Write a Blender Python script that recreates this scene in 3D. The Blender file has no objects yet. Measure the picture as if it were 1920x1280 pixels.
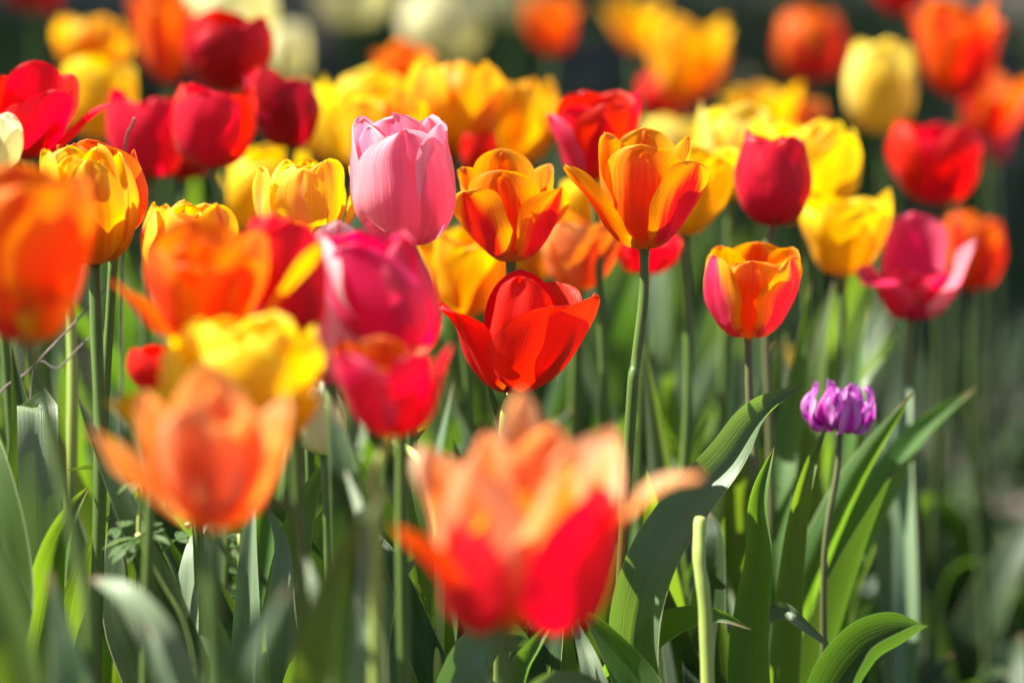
import bpy, math, random
from mathutils import Vector, Matrix, noise as mn
R = math.radians
random.seed(7)
sc = bpy.context.scene
C = sc.collection

# ------------------------------------------------------------------ camera
F = 7318.0                       # focal length in photograph pixels (1920 wide)
CAM_Z, PITCH = 0.75, R(8.8)
cam_d = bpy.data.cameras.new('camera'); cam = bpy.data.objects.new('camera', cam_d); C.objects.link(cam)
cam_d.sensor_width = 22.3; cam_d.lens = 85.0
cam_d.clip_start = 0.05; cam_d.clip_end = 400
cam.location = (0, 0, CAM_Z); cam.rotation_euler = (R(90) - PITCH, 0, 0)
cam_d.dof.use_dof = True; cam_d.dof.focus_distance = 2.02; cam_d.dof.aperture_fstop = 2.5
cam_d.dof.aperture_blades = 0
sc.camera = cam

# ------------------------------------------------------------------ light
SUN = Vector((-0.56, 0.06, 0.80)).normalized()
w = bpy.data.worlds.new('World'); sc.world = w; w.use_nodes = True
nt = w.node_tree; nt.nodes.clear()
wo = nt.nodes.new('ShaderNodeOutputWorld'); bg = nt.nodes.new('ShaderNodeBackground')
sky = nt.nodes.new('ShaderNodeTexSky'); sky.sky_type = 'NISHITA'; sky.sun_disc = False
sky.sun_elevation = math.asin(SUN.z); sky.sun_rotation = math.atan2(SUN.x, SUN.y)
bg.inputs['Strength'].default_value = 0.05
nt.links.new(sky.outputs[0], bg.inputs[0]); nt.links.new(bg.outputs[0], wo.inputs[0])
sl = bpy.data.lights.new('sun', 'SUN'); sl.energy = 5.0; sl.angle = R(0.53); sl.color = (1, 0.95, 0.85)
so = bpy.data.objects.new('sun', sl); C.objects.link(so)
so.rotation_euler = SUN.to_track_quat('Z', 'Y').to_euler(); so.location = (-3, 1, 5)
sc.view_settings.view_transform = 'Standard'; sc.view_settings.look = 'None'
sc.view_settings.exposure = 1.7; sc.view_settings.gamma = 1.0; sc.view_settings.use_curve_mapping = False
sc.render.engine = 'CYCLES'
sc.cycles.max_bounces = 10; sc.cycles.diffuse_bounces = 6; sc.cycles.transmission_bounces = 6
sc.cycles.sample_clamp_indirect = 6.0
sc.cycles.use_denoising = True

def at(px, py, d):
    """world point seen at photograph pixel (px, py) at camera depth d"""
    a = (px - 960) / F * d; b = (640 - py) / F * d
    return Vector((a, d * math.cos(PITCH) + b * math.sin(PITCH), CAM_Z - d * math.sin(PITCH) + b * math.cos(PITCH)))

def proj(p):
    q = p - Vector((0, 0, CAM_Z))
    dep = q.y * math.cos(PITCH) - q.z * math.sin(PITCH)
    up = q.y * math.sin(PITCH) + q.z * math.cos(PITCH)
    return 960 + F * q.x / dep, 640 - F * up / dep

# ------------------------------------------------------------------ helpers
def tag(o, label=None, cat=None, group=None, kind=None):
    if label: o['label'] = label
    if cat: o['category'] = cat
    if group: o['group'] = group
    if kind: o['kind'] = kind
    return o

def mesh_obj(name, verts, faces, mat, parent=None, uvs=None, smooth=True):
    me = bpy.data.meshes.new(name)
    me.from_pydata([tuple(v) for v in verts], [], faces)
    if uvs is not None:
        ul = me.uv_layers.new(name='UVMap')
        li = [0] * len(me.loops); me.loops.foreach_get('vertex_index', li)
        flat = []
        for i in li: flat.extend(uvs[i])
        ul.data.foreach_set('uv', flat)
    if smooth: me.polygons.foreach_set('use_smooth', [True] * len(me.polygons))
    for m in (mat if isinstance(mat, (list, tuple)) else [mat]): me.materials.append(m)
    me.update()
    o = bpy.data.objects.new(name, me); C.objects.link(o)
    if parent: o.parent = parent
    return o

def empty(name, loc):
    o = bpy.data.objects.new(name, None); C.objects.link(o); o.location = loc
    o.empty_display_size = 0.02
    return o

def grid_faces(nu, nv, off=0, flip=False):
    f = []
    for i in range(nu):
        for j in range(nv):
            a = off + i * (nv + 1) + j; b = a + 1; c = b + nv + 1; d = a + nv + 1
            f.append((a, d, c, b) if flip else (a, b, c, d))
    return f

def interp(prof, u):
    """smooth interpolation through (u, value) knots (Catmull-Rom on values)"""
    n = len(prof)
    if u <= prof[0][0]: return prof[0][1]
    if u >= prof[-1][0]: return prof[-1][1]
    for i in range(n - 1):
        a, b = prof[i], prof[i + 1]
        if a[0] <= u <= b[0]:
            t = (u - a[0]) / (b[0] - a[0])
            p0 = prof[max(i - 1, 0)][1]; p3 = prof[min(i + 2, n - 1)][1]
            p1, p2 = a[1], b[1]
            return 0.5 * (2 * p1 + (p2 - p0) * t + (2 * p0 - 5 * p1 + 4 * p2 - p3) * t * t + (3 * p1 - p0 - 3 * p2 + p3) * t ** 3)

def smoothstep(a, b, x):
    t = min(1, max(0, (x - a) / (b - a))); return t * t * (3 - 2 * t)

def spline(pts, n):
    """Catmull-Rom through Vectors -> n+1 points"""
    m = len(pts); out = []
    for k in range(n + 1):
        s = k / n * (m - 1); i = min(int(s), m - 2); t = s - i
        p1, p2 = pts[i], pts[i + 1]
        p0 = pts[i - 1] if i > 0 else p1 * 2 - p2
        p3 = pts[i + 2] if i + 2 < m else p2 * 2 - p1
        out.append(0.5 * (2 * p1 + (p2 - p0) * t + (2 * p0 - 5 * p1 + 4 * p2 - p3) * t * t + (3 * p1 - p0 - 3 * p2 + p3) * t ** 3))
    return out

def tube(verts, faces, uvs, pts, rad, seg=10, cap=True):
    off = len(verts); n = len(pts)
    T = [(pts[min(i + 1, n - 1)] - pts[max(i - 1, 0)]).normalized() for i in range(n)]
    N = T[0].orthogonal().normalized()
    for i in range(n):
        N = (N - T[i] * N.dot(T[i])).normalized(); B = T[i].cross(N)
        r = rad(i / (n - 1)) if callable(rad) else rad
        for j in range(seg):
            a = 2 * math.pi * j / seg
            verts.append(pts[i] + N * (r * math.cos(a)) + B * (r * math.sin(a))); uvs.append((j / seg, i / (n - 1)))
    for i in range(n - 1):
        for j in range(seg):
            a = off + i * seg + j; b = off + i * seg + (j + 1) % seg
            faces.append((a, b, b + seg, a + seg))
    if cap:
        faces.append(tuple(off + (n - 1) * seg + j for j in range(seg)))
        faces.append(tuple(off + seg - 1 - j for j in range(seg)))

# ------------------------------------------------------------------ materials
def new_mat(name):
    m = bpy.data.materials.new(name); m.use_nodes = True; t = m.node_tree; t.nodes.clear()
    return m, t, t.nodes, t.links
class G:
    """tiny node-graph writer"""
    def __init__(s, t): s.t = t; s.N = t.nodes; s.L = t.links
    def put(s, sock, v):
        if isinstance(v, (int, float)): sock.default_value = v
        elif isinstance(v, (tuple, list)): sock.default_value = (*v, 1) if len(v) == 3 and len(sock.default_value) == 4 else v
        else: s.L.new(v, sock)
    def math(s, op, a, b=0.0, c=None, clamp=False):
        n = s.N.new('ShaderNodeMath'); n.operation = op; n.use_clamp = clamp
        s.put(n.inputs[0], a); s.put(n.inputs[1], b)
        if c is not None: s.put(n.inputs[2], c)
        return n.outputs[0]
    def mix(s, f, a, b, mode='MIX'):
        n = s.N.new('ShaderNodeMix'); n.data_type = 'RGBA'; n.blend_type = mode; n.clamp_factor = True
        s.put(n.inputs[0], f); s.put(n.inputs[6], a); s.put(n.inputs[7], b); return n.outputs[2]
    def ramp(s, x, a, b, lo=0.0, hi=1.0):
        n = s.N.new('ShaderNodeMapRange'); n.interpolation_type = 'SMOOTHSTEP'
        s.put(n.inputs[0], x); s.put(n.inputs[1], a); s.put(n.inputs[2], b); s.put(n.inputs[3], lo); s.put(n.inputs[4], hi); return n.outputs[0]
    def noise(s, vec, scale, detail=3, rough=0.5, dist=0.0):
        n = s.N.new('ShaderNodeTexNoise'); s.put(n.inputs['Vector'], vec)
        n.inputs['Scale'].default_value = scale; n.inputs['Detail'].default_value = detail
        n.inputs['Roughness'].default_value = rough; n.inputs['Distortion'].default_value = dist
        return n.outputs[0]
    def comb(s, x, y, z):
        n = s.N.new('ShaderNodeCombineXYZ'); s.put(n.inputs[0], x); s.put(n.inputs[1], y); s.put(n.inputs[2], z); return n.outputs[0]
    def uv(s):
        n = s.N.new('ShaderNodeUVMap'); n.uv_map = 'UVMap'; q = s.N.new('ShaderNodeSeparateXYZ'); s.L.new(n.outputs[0], q.inputs[0])
        return q.outputs[0], q.outputs[1]
    def hsv(s, col, h, sat, v):
        n = s.N.new('ShaderNodeHueSaturation'); s.put(n.inputs['Hue'], h); s.put(n.inputs['Saturation'], sat); s.put(n.inputs['Value'], v); s.put(n.inputs['Color'], col)
        return n.outputs[0]

def leafy(g, col, trans, fac, rough, spec, bump_h, bump_d, sheen=0.0):
    p = g.N.new('ShaderNodeBsdfPrincipled'); g.put(p.inputs['Base Color'], col); g.put(p.inputs['Roughness'], rough)
    g.put(p.inputs['Specular IOR Level'], spec)
    if sheen: p.inputs['Sheen Weight'].default_value = sheen; p.inputs['Sheen Roughness'].default_value = 0.4
    tr = g.N.new('ShaderNodeBsdfTranslucent'); g.put(tr.inputs['Color'], trans)
    if bump_h is not None:
        b = g.N.new('ShaderNodeBump'); b.inputs['Strength'].default_value = 0.6; b.inputs['Distance'].default_value = bump_d
        g.L.new(bump_h, b.inputs['Height']); g.L.new(b.outputs[0], p.inputs['Normal']); g.L.new(b.outputs[0], tr.inputs['Normal'])
    ms = g.N.new('ShaderNodeMixShader'); g.put(ms.inputs[0], fac)
    g.L.new(p.outputs[0], ms.inputs[1]); g.L.new(tr.outputs[0], ms.inputs[2])
    o = g.N.new('ShaderNodeOutputMaterial'); g.L.new(ms.outputs[0], o.inputs[0])

def petal_mat(name, oc, oe, ob, ic, ie, ib, flame=0.55, soft=0.3, tf=0.56, spec=0.35, rough=0.42):
    """out/in centre, edge and base colours; flame = |v| where centre gives way to edge"""
    m, t, _, _ = new_mat(name); g = G(t)
    U, V = g.uv()
    info = g.N.new('ShaderNodeObjectInfo'); rnd = info.outputs['Random']
    e = g.math('ABSOLUTE', g.math('SUBTRACT', g.math('MULTIPLY', U, 2), 1))
    sv = g.comb(g.math('MULTIPLY', U, 26), g.math('ADD', g.math('MULTIPLY', V, 1.6), 0), g.math('MULTIPLY', rnd, 50))
    st = g.noise(sv, 1.0, 4, 0.6, 0.3)
    big = g.noise(g.comb(g.math('MULTIPLY', U, 3), g.math('MULTIPLY', V, 2), g.math('MULTIPLY', rnd, 31)), 1.0, 2)
    em = g.math('ADD', g.math('ADD', e, g.math('MULTIPLY', g.math('SUBTRACT', st, 0.5), 0.55)), g.math('MULTIPLY', g.math('SUBTRACT', big, 0.5), 0.4))
    em = g.math('ADD', em, g.ramp(V, 0.55, 1.0, 0.0, 0.35))
    em = g.ramp(em, flame - soft, flame + soft)
    co = g.mix(em, oc, oe); ci = g.mix(em, ic, ie)
    bm = g.ramp(g.math('ADD', V, g.math('MULTIPLY', g.math('SUBTRACT', st, 0.5), 0.12)), 0.06, 0.26)
    co = g.mix(bm, ob, co); ci = g.mix(bm, ib, ci)
    geo = g.N.new('ShaderNodeNewGeometry')
    col = g.mix(geo.outputs['Backfacing'], co, ci)
    trc = g.mix(0.5, co, ci)
    # fine lengthwise veins, darker mid-rib, per-petal variation
    val = g.math('ADD', g.math('MULTIPLY', st, 0.4), 0.83)
    hue = g.math('ADD', 0.494, g.math('MULTIPLY', rnd, 0.012))
    col = g.hsv(col, hue, 1.0, val); trc = g.hsv(trc, hue, 1.12, g.math('ADD', g.math('MULTIPLY', val, 0.7), 0.3))
    fine = g.noise(g.comb(g.math('MULTIPLY', U, 90), g.math('MULTIPLY', V, 3), 0.0), 1.0, 2)
    leafy(g, col, trc, tf, g.math('ADD', rough - 0.1, g.math('MULTIPLY', st, 0.2)), spec, g.math('ADD', fine, st), 0.0005, sheen=0.04)
    return m

RED = (0.80, 0.005, 0.010); DRED = (0.42, 0.003, 0.012); ORA = (0.86, 0.16, 0.006); YEL = (0.90, 0.56, 0.006)
DYEL = (0.86, 0.36, 0.006); PINK = (0.88, 0.27, 0.40); HOT = (0.74, 0.045, 0.16); SAL = (0.88, 0.28, 0.13)
CRM = (0.88, 0.82, 0.46); ORED = (0.82, 0.045, 0.006); PUR = (0.34, 0.05, 0.42)
M = {
 'pink': petal_mat('pink_petal', (0.90, 0.20, 0.31), (0.96, 0.50, 0.55), (0.66, 0.02, 0.16), (0.92, 0.24, 0.33), (0.94, 0.36, 0.44), (0.9, 0.8, 0.6), .62, .4, .47),
 'hot': petal_mat('deep_pink_petal', (0.80, 0.02, 0.11), (0.90, 0.14, 0.26), DRED, (0.80, 0.04, 0.10), (0.85, 0.10, 0.20), (0.8, 0.5, 0.3), .7, .4),
 'pinkwhite': petal_mat('pink_white_petal', (0.84, 0.12, 0.26), (0.93, 0.70, 0.72), (0.8, 0.3, 0.3), (0.8, 0.05, 0.1), (0.92, 0.5, 0.52), (0.8, 0.3, 0.3), .45, .35),
 'oraglow': petal_mat('glowing_orange_petal', (0.86, 0.065, 0.004), (0.92, 0.40, 0.006), (0.82, 0.25, 0.02), (0.86, 0.09, 0.004), (0.92, 0.40, 0.006), (0.8, 0.4, 0.02), .56, .4, .5),
 'magyel': petal_mat('magenta_petal_yellow_edge', (0.78, 0.04, 0.15), (0.92, 0.46, 0.01), (0.70, 0.01, 0.06), (0.88, 0.2, 0.02), (0.92, 0.44, 0.006), (0.8, 0.5, 0.02), .62, .2, .45),
 'coral': petal_mat('coral_pink_petal', (0.86, 0.015, 0.08), (0.92, 0.12, 0.22), (0.6, 0.01, 0.06), (0.88, 0.03, 0.10), (0.92, 0.14, 0.22), (0.8, 0.4, 0.3), .6, .4, .56),
 'red': petal_mat('red_petal', RED, (0.82, 0.010, 0.012), (0.55, 0.004, 0.02), (0.80, 0.007, 0.009), (0.82, 0.010, 0.012), (0.5, 0.2, 0.02), .7, .3, .5),
 'crimson': petal_mat('crimson_petal', (0.46, 0.003, 0.008), (0.62, 0.008, 0.022), DRED, (0.60, 0.004, 0.010), (0.64, 0.01, 0.03), DRED, .75, .3, .45),
 'redpink': petal_mat('red_petal_pink_bloom', (0.70, 0.007, 0.018), (0.82, 0.015, 0.02), DRED, RED, RED, DRED, .5, .4, .45),
 'orayel': petal_mat('orange_petal_yellow_edge', (0.66, 0.015, 0.05), (0.90, 0.44, 0.006), (0.80, 0.35, 0.02), (0.86, 0.10, 0.004), (0.90, 0.42, 0.006), (0.8, 0.5, 0.02), .60, .28, .5),
 'orange': petal_mat('orange_petal', (0.86, 0.075, 0.004), (0.90, 0.24, 0.005), (0.55, 0.04, 0.01), (0.86, 0.12, 0.004), (0.90, 0.28, 0.006), (0.8, 0.4, 0.02), .6, .4, .5),
 'orared': petal_mat('orange_red_petal', (0.74, 0.025, 0.012), (0.90, 0.22, 0.006), (0.5, 0.01, 0.02), (0.84, 0.07, 0.005), (0.86, 0.14, 0.006), (0.7, 0.2, 0.02), .55, .35, .5),
 'yellow': petal_mat('yellow_petal', (0.90, 0.56, 0.004), (0.92, 0.70, 0.012), (0.86, 0.42, 0.02), (0.90, 0.56, 0.004), (0.92, 0.68, 0.012), (0.8, 0.4, 0.01), .6, .4, .5),
 'lemon': petal_mat('pale_yellow_petal', (0.90, 0.66, 0.05), (0.92, 0.78, 0.22), (0.8, 0.6, 0.1), (0.9, 0.66, 0.06), (0.92, 0.74, 0.15), (0.8, 0.6, 0.1), .6, .4, .5),
 'yelora': petal_mat('yellow_orange_petal', (0.90, 0.24, 0.004), (0.92, 0.56, 0.008), (0.86, 0.30, 0.01), (0.90, 0.26, 0.004), (0.92, 0.54, 0.008), (0.8, 0.3, 0.01), .42, .32, .5),
 'yelpink': petal_mat('yellow_petal_pink_blush', (0.90, 0.38, 0.12), (0.92, 0.60, 0.04), (0.85, 0.25, 0.12), (0.90, 0.34, 0.004), (0.92, 0.56, 0.010), (0.86, 0.3, 0.01), .30, .30, .5),
 'salmon': petal_mat('salmon_petal', (0.90, 0.15, 0.035), (0.93, 0.42, 0.18), (0.88, 0.26, 0.02), (0.90, 0.22, 0.02), (0.93, 0.42, 0.16), (0.86, 0.45, 0.03), .40, .4, .5),
 'peachred': petal_mat('red_petal_peach_tip', (0.70, 0.006, 0.012), (0.80, 0.03, 0.02), (0.6, 0.004, 0.02), (0.90, 0.25, 0.02), (0.94, 0.40, 0.10), (0.80, 0.42, 0.02), .75, .25, .45),
 'peach': petal_mat('peach_petal', (0.92, 0.20, 0.03), (0.95, 0.44, 0.20), (0.84, 0.40, 0.03), (0.92, 0.28, 0.05), (0.95, 0.55, 0.30), (0.84, 0.42, 0.03), .45, .4, .5),
 'apricot': petal_mat('apricot_petal', (0.82, 0.12, 0.05), (0.90, 0.42, 0.12), (0.8, 0.35, 0.04), (0.9, 0.26, 0.04), (0.9, 0.36, 0.08), (0.8, 0.4, 0.04), .4, .35, .5),
 'cream': petal_mat('cream_petal', (0.90, 0.85, 0.50), (0.92, 0.88, 0.62), (0.7, 0.75, 0.3), (0.9, 0.84, 0.48), (0.9, 0.86, 0.55), (0.8, 0.75, 0.3), .6, .4, .5),
 'flame': petal_mat('red_flamed_yellow_petal', (0.66, 0.006, 0.09), (0.92, 0.50, 0.02), (0.8, 0.3, 0.02), (0.86, 0.16, 0.01), (0.92, 0.46, 0.02), (0.8, 0.4, 0.02), .34, .10, .5),
 'purple': petal_mat('purple_petal', (0.62, 0.05, 0.46), (0.82, 0.36, 0.74), (0.3, 0.02, 0.2), (0.4, 0.04, 0.4), (0.55, 0.18, 0.6), (0.3, 0.02, 0.2), .55, .35, .45),
}

def stem_material(name, a, b):
    m, t, _, _ = new_mat(name); g = G(t); U, V = g.uv()
    info = g.N.new('ShaderNodeObjectInfo')
    n1 = g.noise(g.comb(g.math('MULTIPLY', U, 8), g.math('MULTIPLY', V, 6), g.math('MULTIPLY', info.outputs['Random'], 20)), 1, 4)
    c = g.mix(g.ramp(n1, .35, .65), a, b)
    tc = g.N.new('ShaderNodeTexCoord')
    n2 = g.noise(tc.outputs['Object'], 900, 2)
    leafy(g, c, c, 0.15, 0.42, 0.4, n2, 0.0002, sheen=0.1)
    return m
STEM = stem_material('green_stem', (0.085, 0.15, 0.03), (0.14, 0.22, 0.045))
STEMB = stem_material('brownish_stem', (0.14, 0.12, 0.06), (0.15, 0.19, 0.06))
STEML = stem_material('pale_stem', (0.34, 0.44, 0.09), (0.40, 0.50, 0.12))

STEM_SHADE = stem_material('shaded_green_stem', (0.045, 0.075, 0.018), (0.07, 0.11, 0.028))  # darker copy of the green stem, shade put into its colour

def leaf_material(name, top, under, trans, fac=0.42, gloss=0.36, spec=0.32):
    m, t, _, _ = new_mat(name); g = G(t); U, V = g.uv()
    info = g.N.new('ShaderNodeObjectInfo'); rnd = info.outputs['Random']
    ve = g.noise(g.comb(g.math('MULTIPLY', U, 34), g.math('MULTIPLY', V, 1.3), g.math('MULTIPLY', rnd, 20)), 1, 3)
    bl = g.noise(g.comb(g.math('MULTIPLY', U, 3), g.math('MULTIPLY', V, 7), g.math('MULTIPLY', rnd, 9)), 1, 4, .6)
    geo = g.N.new('ShaderNodeNewGeometry')
    c = g.mix(geo.outputs['Backfacing'], top, under)
    c = g.mix(g.math('MULTIPLY', g.ramp(bl, .4, .7), .25), c, (0.17, 0.24, 0.14))
    e = g.math('ABSOLUTE', g.math('SUBTRACT', g.math('MULTIPLY', U, 2), 1))
    c = g.mix(g.ramp(e, .93, .995), c, (0.44, 0.48, 0.26))
    c = g.mix(g.ramp(g.math('ADD', V, g.math('MULTIPLY', g.math('MULTIPLY', e, rnd), .03)), .955, 1.0), c, (0.24, 0.15, 0.08))
    sp = g.N.new('ShaderNodeTexVoronoi'); sp.inputs['Scale'].default_value = 1.0; g.L.new(g.comb(g.math('MULTIPLY', U, 7), g.math('MULTIPLY', V, 38), g.math('MULTIPLY', rnd, 30)), sp.inputs['Vector'])
    c = g.mix(g.math('MULTIPLY', g.ramp(sp.outputs[0], .10, .04), g.ramp(bl, .52, .6)), c, (0.20, 0.17, 0.08))
    v = g.math('ADD', g.math('MULTIPLY', ve, .30), .80)
    hue = g.math('ADD', 0.487, g.math('MULTIPLY', rnd, 0.03))
    c = g.hsv(c, hue, 1.0, g.math('MULTIPLY', v, g.math('ADD', .85, g.math('MULTIPLY', rnd, .3))))
    tr = g.hsv(trans, hue, 1.0, g.math('ADD', g.math('MULTIPLY', ve, .35), .8))
    ro = g.math('ADD', gloss, g.math('MULTIPLY', bl, .2))
    leafy(g, c, tr, fac, ro, spec, g.math('ADD', ve, bl), 0.0006, sheen=0.08)
    return m
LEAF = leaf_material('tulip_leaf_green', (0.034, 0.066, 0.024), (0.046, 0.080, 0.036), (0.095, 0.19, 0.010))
LEAFP = leaf_material('tulip_leaf_waxy', (0.20, 0.28, 0.16), (0.23, 0.31, 0.195), (0.13, 0.25, 0.03), 0.22, 0.32, 0.5)
LEAFB = leaf_material('tulip_leaf_bright', (0.075, 0.145, 0.030), (0.085, 0.155, 0.042), (0.24, 0.42, 0.014), 0.45)

LEAFM = leaf_material('tulip_leaf_bluish', (0.115, 0.185, 0.095), (0.13, 0.20, 0.115), (0.20, 0.36, 0.03), 0.4, 0.32, 0.45)

def simple_mat(name, a, b, scale, rough=0.8, bump=0.01):
    m, t, _, _ = new_mat(name); g = G(t); tc = g.N.new('ShaderNodeTexCoord')
    n1 = g.noise(tc.outputs['Object'], scale, 6, .6); n2 = g.noise(tc.outputs['Object'], scale * 6, 4, .6)
    c = g.mix(g.ramp(n1, .3, .7), a, b)
    p = g.N.new('ShaderNodeBsdfPrincipled'); g.put(p.inputs['Base Color'], g.hsv(c, .5, 1, g.math('ADD', .5, n2))); p.inputs['Roughness'].default_value = rough
    bp = g.N.new('ShaderNodeBump'); bp.inputs['Distance'].default_value = bump; g.L.new(g.math('ADD', n1, n2), bp.inputs['Height']); g.L.new(bp.outputs[0], p.inputs['Normal'])
    o = g.N.new('ShaderNodeOutputMaterial'); g.L.new(p.outputs[0], o.inputs[0])
    return m
SOIL = simple_mat('garden_soil', (0.036, 0.026, 0.020), (0.085, 0.064, 0.052), 9, .95, .02)
TWIG = simple_mat('dry_twig', (0.16, 0.11, 0.10), (0.26, 0.20, 0.19), 90, .8, .0004)
BARK = simple_mat('tree_bark', (0.10, 0.08, 0.06), (0.20, 0.17, 0.13), 6, .9, .03)
POLLEN = simple_mat('dark_anther', (0.02, 0.012, 0.02), (0.05, 0.03, 0.03), 300, .8, .0003)
PISTIL = simple_mat('pale_pistil', (0.45, 0.5, 0.15), (0.6, 0.6, 0.25), 200, .5, .0003)
CHIP = simple_mat('bark_chip', (0.06, 0.045, 0.037), (0.18, 0.145, 0.125), 30, .9, .003)
CROWN = leaf_material('tree_foliage', (0.05, 0.09, 0.025), (0.06, 0.10, 0.04), (0.08, 0.16, 0.01), 0.3)
COVER = leaf_material('ground_cover_leaf', (0.025, 0.055, 0.015), (0.035, 0.065, 0.025), (0.05, 0.11, 0.008), 0.3, gloss=.6, spec=.15)

# ------------------------------------------------------------------ setting: ground
def ground():
    xs = [-120, -40, -12, -5, -2.5] + [-1.6 + i * .05 for i in range(65)] + [2.5, 5, 12, 40, 120]
    ys = [-40, -12, -4, -1] + [0.0 + i * .07 for i in range(100)] + [8, 10, 13, 18, 30, 60, 120, 220]
    v = []; f = []
    for y in ys:
        for x in xs:
            near = 1 if abs(x) < 2 and 0 < y < 7.2 else .3
            z = (mn.noise(Vector((x * 6, y * 6, 0))) * .012 + mn.noise(Vector((x * 19, y * 19, 3))) * .008) * near
            v.append((x, y, z))
    nx = len(xs)
    for j in range(len(ys) - 1):
        for i in range(nx - 1):
            a = j * nx + i; f.append((a, a + 1, a + 1 + nx, a + nx))
    o = mesh_obj('ground', v, f, SOIL); tag(o, 'dark brown soil of the flower bed', kind='structure')
ground()

# ------------------------------------------------------------------ petals
PROF = {
 'egg':   [(0, 88), (.12, 62), (.30, 24), (.5, 5), (.75, -9), (1, -26)],
 'cup':   [(0, 88), (.12, 68), (.30, 34), (.5, 13), (.75, -4), (1, -20)],
 'vcup':  [(0, 80), (.12, 50), (.30, 27), (.5, 17), (.75, 8), (1, -8)],
 'goblet':[(0, 85), (.12, 64), (.30, 36), (.5, 22), (.75, 16), (1, 22)],
 'open':  [(0, 85), (.12, 70), (.30, 46), (.5, 34), (.75, 28), (1, 36)],
 'wide':  [(0, 85), (.12, 74), (.30, 56), (.5, 48), (.75, 44), (1, 52)],
 'flop':  [(0, 85), (.12, 72), (.30, 54), (.5, 50), (.75, 62), (1, 84)],
 'up':    [(0, 80), (.12, 50), (.30, 22), (.5, 10), (.75, 6), (1, 4)],
 'in':    [(0, 70), (.12, 42), (.30, 14), (.5, 2), (.75, -6), (1, -14)],
}
def outline(u, um, p, q, base):
    if u < um:
        t = u / um; return base + (1 - base) * (1 - (1 - t) ** 2.0) ** .9
    t = (u - um) / (1 - um); return max(0.0, (1 - t ** p)) ** q

def petal(phi, prof, L=1.0, W=.36, cup=1.0, rmax=9, rmin=.05, r0=.07, um=.60, p=2.8, q=.54, crease=.02, wave=.02,
          curl=0.0, roll=0.0, nu=20, nv=12, seed=0, rough=.012, base=.35, notch=0.0, bend=0.0):
    """unit petal in head space: returns verts, uvs; azimuth phi degrees, 0 = towards the camera, 90 = right"""
    pr = PROF[prof] if isinstance(prof, str) else prof
    rnd = random.Random(seed)
    ph0 = R(phi); verts = []; uvs = []
    r = r0; z = 0.0; last = 0.0
    ph1, ph2, ph3 = [rnd.uniform(0, 6.28) for _ in range(3)]
    asym = rnd.uniform(-.06, .06)
    sub = 4
    for i in range(nu + 1):
        # cluster rows at the tip
        u = 1 - (1 - i / nu) ** 1.25 if i < nu else 1.0
        while last < u - 1e-9:
            h = min((1 / nu) / sub, u - last); um_ = last + h / 2
            th = R(interp(pr, um_) + curl * smoothstep(.6, 1, um_))
            r += L * h * math.sin(th); z += L * h * math.cos(th); last += h
        th = R(interp(pr, u) + curl * smoothstep(.6, 1, u))
        wdt = W * outline(u, um, p, q, base) * (1 + .03 * math.sin(u * 13 + ph1))
        Rc = max(min(max(r, .04) * cup, rmax), rmin * smoothstep(.0, .35, u), .05)
        ph = ph0 + R(bend) * u * u
        Rd = Vector((math.sin(ph), -math.cos(ph), 0)); Tn = Vector((math.cos(ph), math.sin(ph), 0)); Z = Vector((0, 0, 1))
        n = Rd * math.cos(th) - Z * math.sin(th)
        tl = Rd * math.sin(th) + Z * math.cos(th)
        ro = R(roll) * smoothstep(.1, 1, u)
        lat = Tn * math.cos(ro) + n * math.sin(ro); nn = n * math.cos(ro) - Tn * math.sin(ro)
        c = Rd * r + Z * z
        for j in range(nv + 1):
            v = -1 + 2 * j / nv
            vv = math.copysign(abs(v) ** .9, v)
            a = vv * wdt * (1 + asym * vv) / Rc
            a = max(-1.7, min(1.7, a))
            P = c + lat * (Rc * math.sin(a)) - nn * (Rc * (1 - math.cos(a)))
            # mid-rib groove seen from outside, tip notch, ruffled margins, slow buckles
            P -= nn * (crease * math.exp(-(v / .16) ** 2) * smoothstep(.05, .5, u))
            P += nn * (wave * abs(v) ** 2.5 * math.sin(u * 9 + ph2 + (1.7 if v > 0 else 0)) * smoothstep(.15, .6, u))
            P -= tl * (notch * math.exp(-(v / .25) ** 2) * smoothstep(.8, 1, u))
            P += nn * (rough * 1.6 * mn.noise(Vector((v * 1.6 + ph3, u * 3.1, seed * .37))) * smoothstep(0.05, .4, u))
            P += tl * (rough * .9 * mn.noise(Vector((v * 4 + ph1, 7, seed * .7))) * smoothstep(.6, 1, u))
            verts.append(P); uvs.append((.5 + .5 * v, u))
    return verts, uvs

def std6(kind, rot=0.0, seed=0, W=.37, **kw):
    """six-petal head"""
    out = []
    rnd = random.Random(seed * 7 + 3)
    pf = {'egg': ('egg', 'egg'), 'cup': ('cup', 'cup'), 'vcup': ('vcup', 'vcup'), 'goblet': ('goblet', 'up'), 'open': ('open', 'goblet'), 'wide': ('wide', 'open')}[kind]
    opened = kind in ('goblet', 'open', 'wide')
    for k in range(6):
        outer = k < 3
        d = dict(phi=rot + (k % 3) * 120 + (0 if outer else 60) + rnd.uniform(-8, 8), prof=pf[0 if outer else 1],
                 L=rnd.uniform(.86, 1.02) * (.97 if outer else 1.04), W=W * rnd.uniform(.94, 1.06), r0=.085 if outer else .06,
                 cup=(1.06 if outer else .96) if not opened else 1.15, rmax=9 if not opened else .40,
                 crease=.018 if outer else .01, wave=.022 if outer else .012, seed=seed * 10 + k,
                 curl=rnd.uniform(-6, 6) + (4 if outer else -4), rough=.022 if not opened else .03, roll=rnd.uniform(-6, 6) if opened else 0,
                 q=rnd.uniform(.48, .64), um=rnd.uniform(.55, .66), rmin=.30 if opened else .05)
        d.update(kw); out.append(d)
    return out

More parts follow.
